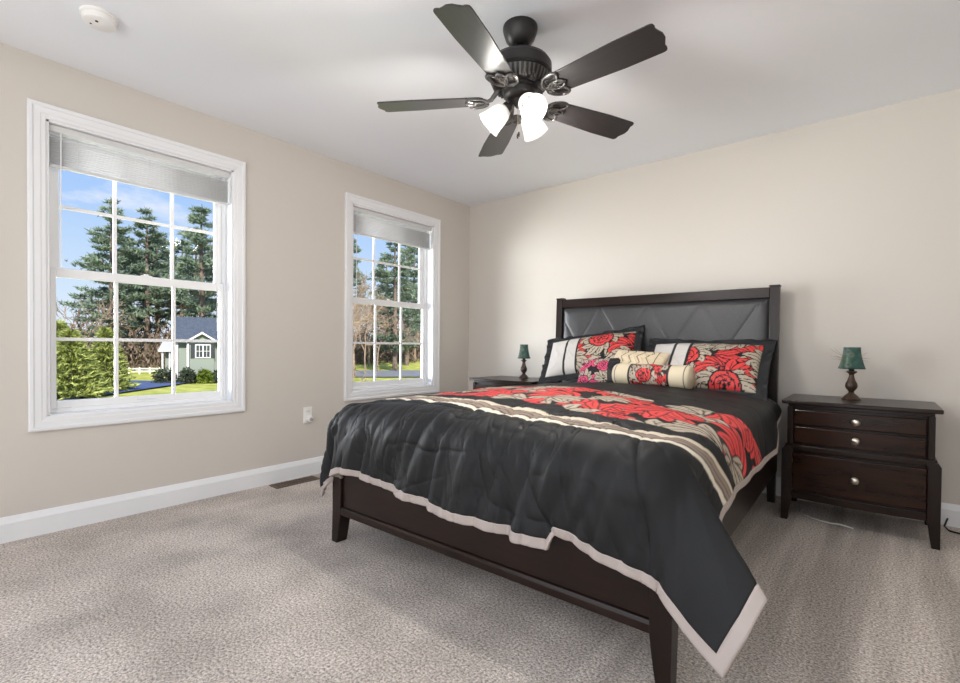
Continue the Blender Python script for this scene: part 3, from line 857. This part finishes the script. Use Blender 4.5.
def make_lamp(label, loc, rot, whiskers):
    t = thing('table_lamp', label, 'lamp', loc, rot, 'peacock table lamps')
    MB().lathe([(0, 0), (.046, 0), (.047, .006), (.040, .013), (.036, .020), (.028, .028), (.017, .037), (.013, .044), (.016, .052), (.026, .064), (.031, .078), (.029, .094), (.020, .112),
                (.014, .132), (.012, .146), (.018, .154), (.028, .160), (.027, .164), (.010, .168), (.009, .186), (0, .186)], 10).build('base', m_lampbase, t, auto=35)
    MB().lathe([(.011, .168), (.013, .170), (.013, .205), (.011, .207), (0, .207)], 14).build('socket', m_bronze, t, smooth=True)
    # flared square-ish bell shade
    P = []
    for i in range(13):
        q = i / 12; z_ = .180 + .125 * q
        hw = .037 + .022 * (1 - q) ** 1.8
        row = []
        for k in range(33):
            a = 2 * PI * k / 32; f = 1 / max(abs(math.cos(a)), abs(math.sin(a))); f = 1 + (f - 1) * .55
            wob = 1 + (.03 * math.sin(8 * a) if i < 2 else 0)
            row.append((hw * f * math.cos(a) * wob, hw * f * math.sin(a) * wob, z_))
        P.append(row)
    s_ = MB().grid(np.array(P)).build('shade', m_shade, t, smooth=True)
    so = s_.modifiers.new('thick', 'SOLIDIFY'); so.thickness = .002
    if whiskers:
        for k, (a, dz, L_) in enumerate([(200, .02, .045), (185, .012, .06), (150, .05, .06), (172, .0, .05), (-8, .0, .035), (10, .03, .03), (-30, -.015, .03), (130, .06, .05), (30, -.02, .03), (210, -.005, .045)]):
            a = math.radians(a); c_, s2 = math.cos(a), math.sin(a)
            z_ = .235 + (k % 3) * .006
            MB().tube([(.036 * c_, .036 * s2, z_), ((.05 + L_ * .5) * c_, (.05 + L_ * .5) * s2, z_ + dz * .6), ((.05 + L_) * c_, (.05 + L_) * s2, z_ + dz)], [.0010, .0008, .0004], 4).build('feather_barb', m_feather, t)
    return t
make_lamp('small peacock shade lamp on the right nightstand with stray feather barbs', (3.172, -.235, .694), D(20), True)
make_lamp('small teal shade lamp on the corner nightstand beyond the bed', (.840, -.20, .699), D(35), False)

# ------------------------------------------------------------------ ceiling fan
FX, FYc = 2.016, -1.957
fan = thing('ceiling_fan', 'dark five blade ceiling fan with three lit frosted shades', 'ceiling fan', (FX, FYc, 0))
MB().lathe([(0, 2.44), (.078, 2.44), (.079, 2.430), (.076, 2.415), (.066, 2.385), (.048, 2.360), (.036, 2.352), (.030, 2.352), (.026, 2.360), (0, 2.362)], 40).build('canopy', m_bronze, fan, auto=40)
MB().lathe([(0, 2.37), (.017, 2.37), (.017, 2.325), (.030, 2.318), (.034, 2.288), (0, 2.288)], 24).build('downrod', m_bronze, fan, auto=40)
MB().lathe([(0, 2.292), (.060, 2.292), (.105, 2.288), (.134, 2.278), (.144, 2.262), (.145, 2.222), (.140, 2.216), (.134, 2.213), (.136, 2.209), (.128, 2.184), (.112, 2.168), (.096, 2.162), (0, 2.160)], 56).build('motor_housing', m_bronze, fan, auto=30)
vm = MB()
for k in range(40):
    a = 2 * PI * k / 40
    c_, s_ = math.cos(a), math.sin(a)
    q = lambda r_, z_, w_: (r_ * c_ - w_ * s_, r_ * s_ + w_ * c_, z_)
    vm.hexa([q(.110, 2.164, -.0035), q(.119, 2.164, -.0035), q(.119, 2.164, .0035), q(.110, 2.164, .0035), q(.129, 2.207, -.0045), q(.1385, 2.207, -.0045), q(.1385, 2.207, .0045), q(.129, 2.207, .0045)])
vm.build('vent_fins', m_iron, fan)
MB().lathe([(0, 2.164), (.084, 2.164), (.086, 2.156), (.080, 2.150), (.074, 2.148), (.073, 2.130), (.066, 2.118), (.050, 2.110), (.036, 2.107), (.026, 2.092), (.018, 2.080), (0, 2.078)], 40).build('switch_housing', m_bronze, fan, auto=35)
# blade outline (x along the blade)
def blade_mesh():
    L0, L1 = .165, .648; pts_u = []; n = 30
    for i in range(n + 1):
        q = i / n; x_ = L0 + (L1 - L0) * q
        w_ = .056 + .018 * min(1, q * 1.5)
        if q < .05: w_ *= .80 + .20 * math.sqrt(q / .05)
        pts_u.append((x_, w_))
    # scalloped tip
    tip = [(L1 + .004, .066), (L1 + .006, .056), (L1 + .004, .045), (L1 + .010, .030), (L1 + .018, .012)]
    up = pts_u[:-1] + [(L1 - .008, .0735), (L1, .071)] + tip
    poly = up + [(x_, -w_) for x_, w_ in reversed(up)]
    m = MB().prism(poly, 2, -.003, .003)
    return m
def ring(mb, c, rx, ry, r, tilt=0.0, n=20, z=0.0):
    pts = []
    for k in range(n + 1):
        a = 2 * PI * k / n
        x_, y_ = rx * math.cos(a), ry * math.sin(a)
        pts.append((c[0] + x_ * math.cos(tilt) - y_ * math.sin(tilt), c[1] + x_ * math.sin(tilt) + y_ * math.cos(tilt), z))
    mb.tube(pts, r, 6, cap=False)
bproto = iproto = None
for k in range(5):
    a = -.0592 + k * 2 * PI / 5
    R = Matrix.Rotation(a, 4, 'Z') @ Matrix.Translation((0, 0, 2.115)) @ Matrix.Rotation(D(-11), 4, 'X')
    if k == 0:
        bl_ = blade_mesh().build('blade', m_blade, fan, bevel=.001); bproto = bl_
        im = MB()
        ring(im, (.190, .036), .048, .026, .006, .5, z=-.008); ring(im, (.190, -.036), .048, .026, .006, -.5, z=-.008)
        ring(im, (.205, 0), .038, .022, .005, 0, z=-.009); ring(im, (.196, 0), .016, .013, .004, 0, z=-.010)
        im.tube([(.080, 0, .050), (.105, 0, .034), (.13, 0, .004), (.16, 0, -.007), (.25, 0, -.008)], [.013, .012, .010, .008, .005], 8)
        im.tube([(.150, .005, -.007), (.165, .052, -.007), (.225, .060, -.007)], [.007, .006, .004], 6); im.tube([(.150, -.005, -.007), (.165, -.052, -.007), (.225, -.060, -.007)], [.007, .006, .004], 6)
        ir = im.build('blade_iron', m_iron, bl_, smooth=True); iproto = ir
    else:
        bl_ = bproto.copy(); COL.objects.link(bl_); bl_.parent = fan
        ir = iproto.copy(); COL.objects.link(ir); ir.parent = bl_
    bl_.matrix_local = R
# light kit
for k, (ang, dz) in enumerate(((-29, 0), (91, 0), (211, 0))):
    a = D(ang); c_, s_ = math.cos(a), math.sin(a)
    ax = Vector((c_ * .76, s_ * .76, -.65)).normalized()
    p0 = Vector((c_ * .020, s_ * .020, 2.104)); p1 = Vector((c_ * .042, s_ * .042, 2.094))
    q = ax.to_track_quat('Z', 'Y').to_matrix()
    arm = MB().tube([p0, (p0 + p1) / 2 + Vector((0, 0, .006)), p1, p1 + ax * .018], [.010, .010, .012, .019], 10)
    arm.lathe([(0, .0), (.024, .0), (.026, .010), (.024, .026), (0, .026)], 20, tuple(p1 + ax * .008), q)
    lk = arm.build('light_arm', m_bronze, fan, auto=40)
    sp = p1 + ax * .026
    sh = MB().lathe([(.024, .0), (.030, .006), (.040, .022), (.046, .046), (.050, .075), (.056, .098), (.060, .108)], 32, tuple(sp), q).build('lamp_shade', m_frost, fan, smooth=True)
    so = sh.modifiers.new('thick', 'SOLIDIFY'); so.thickness = .003; so.offset = 0
    MB().lathe([(0, .0), (.012, .0), (.013, .018), (.022, .034), (.027, .052), (.024, .068), (.014, .078), (0, .081)], 20, tuple(sp), q).build('bulb', m_bulb, sh, smooth=True)
    g = sp + ax * .098
    add_light('fan_bulb', 'POINT', (FX + g.x, FYc + g.y, g.z), 23.0, (1.0, .96, .90), shadow_soft_size=.045)
for (dx, dy, zl) in ((.012, -.02, 1.935), (-.018, .012, 1.945)):
    ch = MB().tube([(dx, dy, 2.084), (dx, dy, zl + .02)], .0012, 5); c_o = ch.build('pull_chain', m_nickel, fan)
    MB().lathe([(0, 0), (.004, .001), (.005, .010), (.003, .022), (0, .023)], 10, (dx, dy, zl)).build('chain_fob', m_bronze, c_o, smooth=True)

# ------------------------------------------------------------------ smoke alarm, outlet, register, cords
t = thing('smoke_detector', 'round white smoke detector on the ceiling above the left window', 'smoke detector', (.612, -3.20, H))
MB().lathe([(0, 0), (.070, 0), (.070, -.010), (.066, -.013), (.064, -.013), (.063, -.022), (.060, -.034), (.052, -.038), (0, -.039)], 40).build('body', m_plastic, t, auto=35)
MB().lathe([(0, -.0385), (.006, -.0385), (.006, -.0405), (0, -.041)], 14, (.02, -.015, 0)).build('test_button', m_dark, t)
MB().lathe([(0, -.0385), (.004, -.0385), (.004, -.0402), (0, -.0405)], 10, (-.018, -.028, 0)).build('indicator_light', m_dark, t)

t = thing('wall_outlet', 'white duplex outlet plate low on the wall between the windows', 'outlet', (0, -1.832, .458))
MB().box((0, -.036, -.060), (.006, .036, .060)).build('cover_plate', m_plastic, t, bevel=.003)
sk = MB().box((.005, -.018, .008), (.008, .018, .040)).build('receptacle', m_plastic, t, bevel=.002)
MB().box((.0078, -.009, .020), (.0085, -.006, .032)).box((.0078, .006, .020), (.0085, .009, .032)).build('slot', m_dark, sk)
sk = MB().box((.005, -.018, -.040), (.008, .018, -.008)).build('receptacle', m_plastic, t, bevel=.002)
t = thing('air_freshener', 'small round white plug in device in the lower socket', 'plug in', (.0085, -1.825, .428))
MB().lathe([(0, 0), (.022, 0), (.025, .006), (.026, .022), (.021, .032), (0, .034)], 28, (0, 0, 0), Matrix.Rotation(PI / 2, 3, 'Y').to_3x3()).build('body', m_plastic, t, auto=35)
MB().lathe([(0, .034), (.013, .034), (.012, .039), (0, .040)], 20, (0, 0, 0), Matrix.Rotation(PI / 2, 3, 'Y').to_3x3()).build('cap', mat('pale_grey_plastic', lin(168, 166, 164), .35), t, smooth=True)

t = thing('floor_register', 'brown slotted floor register in the carpet under the left wall', 'vent', (.105, -1.985, 0))
fr = MB()
for a_, b_ in (((-.055, -.165, 0), (-.042, .165, .007)), ((.042, -.165, 0), (.055, .165, .007)), ((-.042, -.165, 0), (.042, -.150, .007)), ((-.042, .150, 0), (.042, .165, .007))): fr.box(a_, b_)
fr.build('frame', m_register, t, bevel=.002)
MB().box((-.043, -.151, 0), (.043, .151, .002)).build('duct', m_dark, t)
lv = MB()
for k in range(14):
    y = -.14 + k * .0215; lv.hexa([(-.042, y - .004, .002), (.042, y - .004, .002), (.042, y, .002), (-.042, y, .002), (-.042, y, .006), (.042, y, .006), (.042, y + .004, .006), (-.042, y + .004, .006)])
lv.box((-.003, -.15, .002), (.003, .15, .0068))
lv.build('louvers', m_register, t)

o = MB().tube([(3.60, -.045, .05), (3.585, -.08, .012), (3.60, -.13, .006), (3.66, -.16, .006), (3.74, -.14, .006), (3.84, -.17, .006)], .0045, 8).build('power_cord', m_cord, smooth=True)
tag(o, 'black power cord on the carpet behind the right nightstand', 'cord')
o = MB().tube([(2.93, -.33, .006), (3.02, -.40, .006), (3.10, -.43, .007), (3.14, -.41, .006), (3.20, -.44, .006)], .004, 6).build('charging_cord', m_white_cord, smooth=True)
tag(o, 'thin white cord lying under the right nightstand', 'cord')
o = MB().tube([(2.905, -2.42, .010), (2.915, -2.39, .013), (2.905, -2.35, .010), (2.90, -2.32, .008)], .0045, 6).build('white_cord', m_white_cord, smooth=True)
tag(o, 'short white cord end on the carpet beside the right foot of the bed', 'cord')

# ------------------------------------------------------------------ outdoors
def gz(x_, y_): return -2.45 - .016 * x_ + .012 * max(0.0, y_ - 22)
def mat_grass(name, a, c):
    return mat(name, a, .9, col2=c, nscale=1.2, detail=8, spec=.1)
m_lawn = mat_grass('lawn_grass', lin(150, 162, 70), lin(210, 206, 118))
m_drive = mat('asphalt', lin(70, 88, 132), .85, col2=lin(88, 106, 148), nscale=3)  # blue cast of a shaded driveway put into the base colour
m_road = mat('grey_asphalt', lin(120, 122, 128), .85, col2=lin(140, 142, 148), nscale=3)
m_bark = mat('pine_bark', lin(104, 92, 84), .9, col2=lin(140, 124, 112), nscale=3)
m_pine = mat('pine_needles', lin(84, 106, 94), .75, col2=lin(152, 168, 144), nscale=.9, detail=6, spec=.15)
m_spruce = mat('spruce_needles', lin(60, 84, 44), .75, col2=lin(206, 212, 128), nscale=4.5, detail=6, spec=.15)  # darker noise tone paints the shaded gaps between the needles
m_twig = mat('bare_twigs', lin(134, 114, 100), .85, col2=lin(178, 158, 140), nscale=4)
m_leaf = mat('dry_leaves', lin(96, 84, 75), .85, col2=lin(148, 130, 115), nscale=1.5, spec=.1)
m_bushg = mat('shrub_leaves', lin(70, 92, 36), .8, col2=lin(128, 144, 58), nscale=3, spec=.1)
m_bushd = mat('dark_shrub_leaves', lin(44, 56, 44), .8, col2=lin(84, 92, 78), nscale=3, spec=.1)

xs = np.linspace(-130, -6, 40); ys2 = np.linspace(-40, 130, 50)
G = np.array([[(a, c, gz(a, c) + .05 * math.sin(a * .21) * math.cos(c * .17)) for c in ys2] for a in xs])
struct(MB().grid(G).build('ground', m_lawn, smooth=True), 'sunlit lawn outside')
def strip(name, pts, w, material, lab):
    P = []
    for i, (x_, y_) in enumerate(pts):
        a = np.array(pts[max(i - 1, 0)]); c = np.array(pts[min(i + 1, len(pts) - 1)])
        tt = (c - a) / np.linalg.norm(c - a); nn = np.array((-tt[1], tt[0]))
        P.append([(x_ + nn[0] * w * q, y_ + nn[1] * w * q, gz(x_ + nn[0] * w * q, y_ + nn[1] * w * q) + .10) for q in (-.5, -.17, .17, .5)])
    o = MB().grid(np.array(P)).build(name, material)
    return struct(o, lab)
strip('driveway', [(-28.5, -2.5), (-31.0, .4), (-34.3, 4.25), (-37.2, 7.6)], 6.0, m_drive, 'asphalt driveway coloured blue grey for shade')
strip('road', [(-36.5, 22.2), (-33.5, 26), (-30, 30.4), (-26.5, 35)], 8.0, m_road, 'grey asphalt road')

def tri_cloud(cs, ds, ls, ws):
    """thin leaf/needle triangles: centres, directions, lengths, widths"""
    n = len(cs); rnd = rng.normal(size=(n, 3)); pr_ = np.cross(ds, rnd); pr_ /= np.linalg.norm(pr_, axis=1, keepdims=True) + 1e-9
    v = np.empty((n, 3, 3)); v[:, 0] = cs - pr_ * ws[:, None]; v[:, 1] = cs + pr_ * ws[:, None]; v[:, 2] = cs + ds * ls[:, None]
    return v.reshape(-1, 3), np.arange(3 * n).reshape(n, 3)
def cloud_obj(name, v, f, material, parent):
    me = bpy.data.meshes.new(name); me.from_pydata(v.tolist(), [], f.tolist()); me.update(); me.materials.append(material)
    o = bpy.data.objects.new(name, me); COL.objects.link(o); o.parent = parent
    return o
def make_pine(h, R0, z0, layers, seed):
    t = bpy.data.objects.new('pine_tree', None); COL.objects.link(t)
    r = np.random.default_rng(seed)
    tk = MB().tube([(0, 0, -.3), (.05, 0, h * .4), (0, .08, h * .8), (0, 0, h)], [.34, .26, .12, .03], 8)
    br = MB(); C_, D_, L_, W_ = [], [], [], []
    for i in range(layers):
        q = (i + r.uniform(-.3, .3)) / layers; z_ = z0 + (h - z0) * q
        for b_ in range(int(r.integers(3, 6))):
            a = r.uniform(0, 2 * PI); ln = R0 * (max(0.03, 1 - q) ** .62) * r.uniform(.55, 1.1) * min(1, .45 + q * 2.2)
            rise = r.uniform(-.05, .22); p0 = np.array((0, 0, z_)); d = np.array((math.cos(a), math.sin(a), rise))
            br.tube([p0, p0 + d * ln * .6, p0 + d * ln], [.05, .03, .012], 4, cap=False)
            m_ = int(6 + ln * 10)
            for k in range(m_):
                s_ = r.uniform(.25, 1.02) ** .7
                c = p0 + d * ln * s_ + r.normal(size=3) * np.array((.30, .30, .12)) * (.5 + ln * .16)
                for w_ in range(5):
                    dd = d * .6 + r.normal(size=3) * np.array((.7, .7, .5)) + np.array((0, 0, .35)); dd /= np.linalg.norm(dd)
                    C_.append(c); D_.append(dd); L_.append(r.uniform(.32, .62)); W_.append(r.uniform(.04, .09))
    tk.add(br.v, br.f).build('trunk', m_bark, t)
    v, f = tri_cloud(np.array(C_), np.array(D_), np.array(L_), np.array(W_)); cloud_obj('needles', v, f, m_pine, t)
    return t
def place(o, x_, y_, s=1.0, rz=0.0, sz=None, dz=0.0):
    o.location = (x_, y_, gz(x_, y_) + dz); o.rotation_euler = (0, 0, rz); o.scale = (s, s, sz or s)
protos = [make_pine(18.5, 4.6, 2.8, 22, 1), make_pine(19.5, 4.0, 7.0, 18, 2), make_pine(16.0, 3.6, 5.0, 16, 3)]
used = [False] * 3
def pine(k, x_, y_, s, rz, label, group=None):
    o = protos[k] if not used[k] else copy_tree(protos[k]); used[k] = True
    place(o, x_, y_, s, rz); tag(o, label, 'tree', group)
    return o
pine(0, -55.3, 9.1, .92, 0.4, 'broad layered pine rising left of the centre of the left window')
pine(1, -56.0, 12.3, .86, 1.2, 'tall pine standing behind the white rail fence')
pine(2, -46.5, 14.2, 1.0, 2.2, 'pine behind the roof of the green house, at the right edge of the left window')
GB = 'wooded belt pines'
lab_b = 'tall pine in the wooded belt behind the lawn'
belt = [(1, -60, 10.2, .78, 0.2), (2, -58, 13.8, .95, 1.0), (0, -63, 12.5, .80, 2.0), (1, -64, 15.5, .80, 3.0), (2, -57, 16.0, .90, 4.0), (1, -60, 18.4, .85, 5.0), (2, -52, 17.8, .85, .7),
        (1, -49, 28.5, .90, 1.1), (2, -56, 33.5, 1.05, 2.3), (1, -58, 39.0, .95, 4.4), (2, -54, 42.5, 1.0, .3), (0, -43, 37.0, .85, 1.9), (1, -50, 44.5, .95, .9)]
for k, x_, y_, s_, rz in belt: pine(k, x_, y_, s_, rz, lab_b, GB)
pine(0, -36.5, 29.6, .82, 2.6, 'dense pine filling the upper right of the right window')

def make_spruce(h, R0, seed, n=7000):
    t = bpy.data.objects.new('spruce_tree', None); COL.objects.link(t)
    r = np.random.default_rng(seed)
    MB().tube([(0, 0, -.2), (0, 0, h * .95)], [.12, .02], 7).build('trunk', m_bark, t, smooth=True)
    q = r.random(n) ** 1.35; z_ = .15 + q * (h - .15); a = r.uniform(0, 2 * PI, n)
    lay = .80 + .22 * np.cos(z_ * 2 * PI / .42 + np.sin(a * 5))
    rad = R0 * (1 - q) ** .85 * lay * r.uniform(.55, 1.05, n) + .03
    c = np.stack([rad * np.cos(a), rad * np.sin(a), z_], 1)
    d = np.stack([np.cos(a), np.sin(a), np.full(n, .25)], 1) + r.normal(size=(n, 3)) * .45; d /= np.linalg.norm(d, axis=1, keepdims=True)
    v, f = tri_cloud(c, d, r.uniform(.22, .42, n), r.uniform(.03, .07, n)); cloud_obj('needles', v, f, m_spruce, t)
    return t
sp1 = make_spruce(3.5, 1.75, 5); place(sp1, -29.3, 1.65, 1.0); tag(sp1, 'bushy bright green spruce at the lower left of the left window', 'tree')
sp2 = make_spruce(3.7, 1.45, 6); place(sp2, -31.9, 3.7, 1.0, 1.0); tag(sp2, 'narrower bright green spruce just left of the driveway', 'tree')
sp3 = copy_tree(sp1); place(sp3, -36.0, 2.2, 1.15, 2.0); tag(sp3, 'larger green spruce partly behind the bushy one at left', 'tree')

def make_bare(h, seed, spread=.55, levels=4, r0=.10):
    t = bpy.data.objects.new('bare_tree', None); COL.objects.link(t)
    r = np.random.default_rng(seed); mb = MB(); tw = MB()
    def grow(p, d, ln, rad, lv):
        mid = p + d * ln * .5 + r.normal(size=3) * ln * .05; e_ = p + d * ln
        (mb if lv >= levels - 1 else tw).tube([p, mid, e_], [max(rad, .016), max(rad * .82, .015), max(rad * .62, .014)], 5 if lv > 1 else 4, cap=False)
        if lv == 0: return
        for k in range(int(r.integers(2, 4)) + (1 if lv < 3 else 0)):
            dd = d + r.normal(size=3) * spread; dd[2] += .15; dd /= np.linalg.norm(dd)
            grow(p + d * ln * r.uniform(.55, 1.0), dd, ln * r.uniform(.6, .8), rad * .60, lv - 1)
    grow(np.array((0, 0, -.2)), np.array((0, 0, 1.0)), h * .33, r0, levels)
    mb.add(tw.v, tw.f).build('trunk', m_twig, t)
    return t
b1 = make_bare(10.5, 4, .5, 5, .11)
place(b1, -24.0, 13.6, 1.0); tag(b1, 'leafless tree with pale twigs at the left edge of the right window', 'tree')
b2 = copy_tree(b1); place(b2, -29.5, 18.6, .95, 2.0); tag(b2, 'second leafless tree, behind the one at the left edge of the right window', 'tree')
b3 = make_bare(9.0, 9, .5, 5, .10); place(b3, -39.5, 13.7, .95, .3); tag(b3, 'leafless tree with reddish twigs in front of the green house roof', 'tree')
for i, (x_, y_, s_, rz) in enumerate([(-52, 6.4, .95, 1), (-50, 33.2, 1.2, 2), (-47, 30.5, 1.2, 4), (-53, 43, 1.3, 5), (-58, 15.0, 1.2, .5), (-46, 34.5, 1.2, 1.5), (-44, 31.8, 1.1, 2.9), (-51, 36.5, 1.3, .2), (-47, 42, 1.2, 5.1), (-55, 36, 1.4, 3.9), (-60, 7.4, 1.0, 3.3), (-45, 28.4, 1.2, 3.0), (-49, 39.5, 1.2, 2.2)]):
    o = copy_tree(b3 if i % 2 else b1); place(o, x_, y_, s_, rz); tag(o, 'leafless tree among the pines of the wooded belt', 'tree', 'leafless trees in the belt')
# low young bare bush seen at the bottom of the right window
b5 = make_bare(11.5, 23, .48, 6, .10)
b5.location = (-40.5, 26.0, gz(-40.5, 26.0)); tag(b5, 'tall densely twigged leafless tree in the middle of the right window', 'tree')
for i, (x_, y_, s_, rz) in enumerate([(-27.0, 15.4, .9, .4), (-32.5, 21.5, .95, 2.7), (-34.5, 24.3, .9, 4.4), (-37.0, 22.6, 1.05, 5.2), (-36.5, 27.4, .9, 1.4), (-40.0, 27.0, 1.1, 3.6)]):
    o = copy_tree((b1, b3, b5)[i % 3]); place(o, x_, y_, s_, rz); tag(o, 'leafless tree standing on the near lawn outside the right window', 'tree', 'leafless trees near the right window')
b4 = make_bare(3.6, 17, .75, 4, .05); place(b4, -15.2, 8.95, 1.0); tag(b4, 'low leafless shrub at the bottom left of the right window', 'shrub')

# dry undergrowth below the trees: nobody could count it
n = 34000
ux = rng.uniform(-72, -50, n); uy = rng.uniform(0, 62, n)
ux = np.where(uy > 24, ux + 3, ux)
zz = np.array([gz(a, c) for a, c in zip(ux, uy)]); hgt = (2.2 + 4.2 * np.abs(vnoise(ux * .3, uy * .3, 77))) * rng.random(n) ** 1.5
dd = rng.normal(size=(n, 3)) * np.array((.5, .5, .8)) + np.array((0, 0, .6)); dd /= np.linalg.norm(dd, axis=1, keepdims=True)
v, f = tri_cloud(np.stack([ux, uy, zz + hgt], 1), dd, rng.uniform(.3, .8, n), rng.uniform(.05, .14, n))
ug = cloud_obj('undergrowth', v, f, m_leaf, None); tag(ug, 'brown dry undergrowth beneath the distant trees', 'undergrowth', kind='stuff')

def leafy(name, label, loc, r3, material, n, seed, cat='shrub', group=None):
    t = thing(name, label, cat, loc, 0, group); r = np.random.default_rng(seed)
    d = r.normal(size=(n, 3)); d /= np.linalg.norm(d, axis=1, keepdims=True); d[:, 2] = np.abs(d[:, 2])
    rad = r.uniform(.55, 1.0, n)[:, None] * (1 + .2 * vnoise(d[:, :1] * 3, d[:, 1:2] * 3 + d[:, 2:] * 2, seed))
    c = d * rad * np.array(r3); dd = d + r.normal(size=(n, 3)) * .7; dd /= np.linalg.norm(dd, axis=1, keepdims=True)
    v, f = tri_cloud(c, dd, r.uniform(.10, .24, n), r.uniform(.04, .09, n)); cloud_obj('foliage', v, f, material, t)
    st = MB()
    for k in range(5):
        a = k * 1.26; st.tube([(0, 0, -.05), (r3[0] * .3 * math.cos(a), r3[1] * .3 * math.sin(a), r3[2] * .6)], [.03, .012], 5)
    st.build('stems', m_twig, t); return t

# house: local frame, x to the right as seen from the room, y away from it
HO = (-35.6, 9.9); HR = math.atan2(.94, .34) - PI / 2 + PI / 2
hx = Vector((.34, .94, 0)).normalized(); hy = Vector((-.94, .34, 0)).normalized()
house = thing('house', 'sage green house with dark roof and white trim across the lawn', 'house', (HO[0], HO[1], gz(*HO)), math.atan2(hx.y, hx.x))
m_siding = mat('sage_siding', lin(142, 152, 144), .7, bump=.3, nscale=1.0, stretch=(.02, .02, 18))
m_shingle = mat('slate_shingles', lin(66, 74, 88), .8, col2=lin(90, 98, 110), nscale=6)
m_shut = mat('dark_shutter', lin(48, 54, 62), .6)
m_pane = mat('dark_window_pane', lin(60, 66, 72), .1)
gw = MB().box((-1.2, 0, -.2), (9, 7, 3.0))
gw.prism([(-.42, 3.0), (1.16, 3.0), (.37, 3.52)], 1, -.35, 2.0)
gw.box((-.42, -.35, -.2), (1.16, 0, 3.0))
gw.build('wall', m_siding, house)
MB().prism([(-.5, 2.88), (-.5, 3.02), (3.2, 4.95), (7.4, 3.02), (7.4, 2.88)], 0, -1.5, 9.4).build('roof', m_shingle, house)
MB().prism([(-.62, 2.95), (.37, 3.60), (1.36, 2.95), (1.36, 3.06), (.37, 3.72), (-.62, 3.06)], 1, -.60, 2.4).build('gable_roof', m_shingle, house)
MB().prism([(-.62, 2.92), (.37, 3.56), (1.36, 2.92), (1.36, 3.06), (.37, 3.72), (-.62, 3.06)], 1, -.68, -.58).build('gable_trim', m_trim, house)
MB().box((-1.30, -.30, -.2), (-1.14, -.1, 2.95)).build('corner_post', m_trim, house)
MB().box((-.60, -.45, -.2), (-.46, -.33, 2.95)).build('corner_post', m_trim, house)
wf = MB().box((-.06, -.42, 1.78), (.92, -.34, 2.80)).build('window', m_trim, house)
MB().box((0, -.44, 1.86), (.39, -.42, 2.72)).box((.47, -.44, 1.86), (.86, -.42, 2.72)).build('pane', m_pane, wf)
mn = MB()
for xm in (.195, .665): mn.box((xm - .015, -.46, 1.86), (xm + .015, -.44, 2.72)); mn.box((xm - .195, -.46, 2.28), (xm + .195, -.44, 2.31))
mn.build('mullion', m_trim, wf)
for x0 in (-.36, .94): MB().box((x0, -.40, 1.78), (x0 + .26, -.34, 2.80)).build('shutter', m_shut, house)
pw = MB().box((-2.0, 1.2, -.2), (-1.2, 5, 2.3)); pw.build('porch_wall', m_siding, house)
MB().prism([(.5, 2.25), (.5, 2.36), (5.2, 3.0), (5.2, 2.25)], 0, -2.4, -1.1).build('porch_roof', m_trim, house)
for x0 in (-2.2, -1.75): MB().box((x0, .7, -.2), (x0 + .11, .82, 2.3)).build('porch_post', m_trim, house)
MB().box((-2.2, .75, .75), (-1.2, .8, .82)).build('porch_rail', m_trim, house)
def hpt(x_, y_): p = Vector((HO[0], HO[1], 0)) + hx * x_ + hy * y_; return (p.x, p.y, gz(p.x, p.y) + .02)
leafy('shrub', 'round yellow green shrub below the window of the green house', hpt(.55, -1.3), (.55, .55, 1.0), m_bushg, 900, 51)
leafy('shrub', 'dark green shrub at the left corner of the green house', hpt(-.5, -1.2), (.6, .6, 1.05), m_bushd, 900, 52)
leafy('shrub', 'dusky shrub beside the porch of the green house', hpt(-1.9, -.8), (.8, .8, 1.1), m_bushd, 900, 53)
leafy('shrub', 'dusky shrub at the right of the yellow green one', hpt(1.7, -1.2), (.8, .8, 1.0), m_bushd, 800, 54)

fn = thing('rail_fence', 'low white rail fence at the far edge of the lawn', 'fence', (-46.4, 8.2, gz(-46.4, 8.2)), math.atan2(2.3, 1.2))
for k in range(5): MB().box((k * .75 - .6, -.05, -.1), (k * .75 - .50, .05, .56)).build('post', m_trim, fn)
for z_ in (.16, .40): MB().box((-.65, -.03, z_), (2.6, .03, z_ + .11)).build('rail', m_trim, fn)
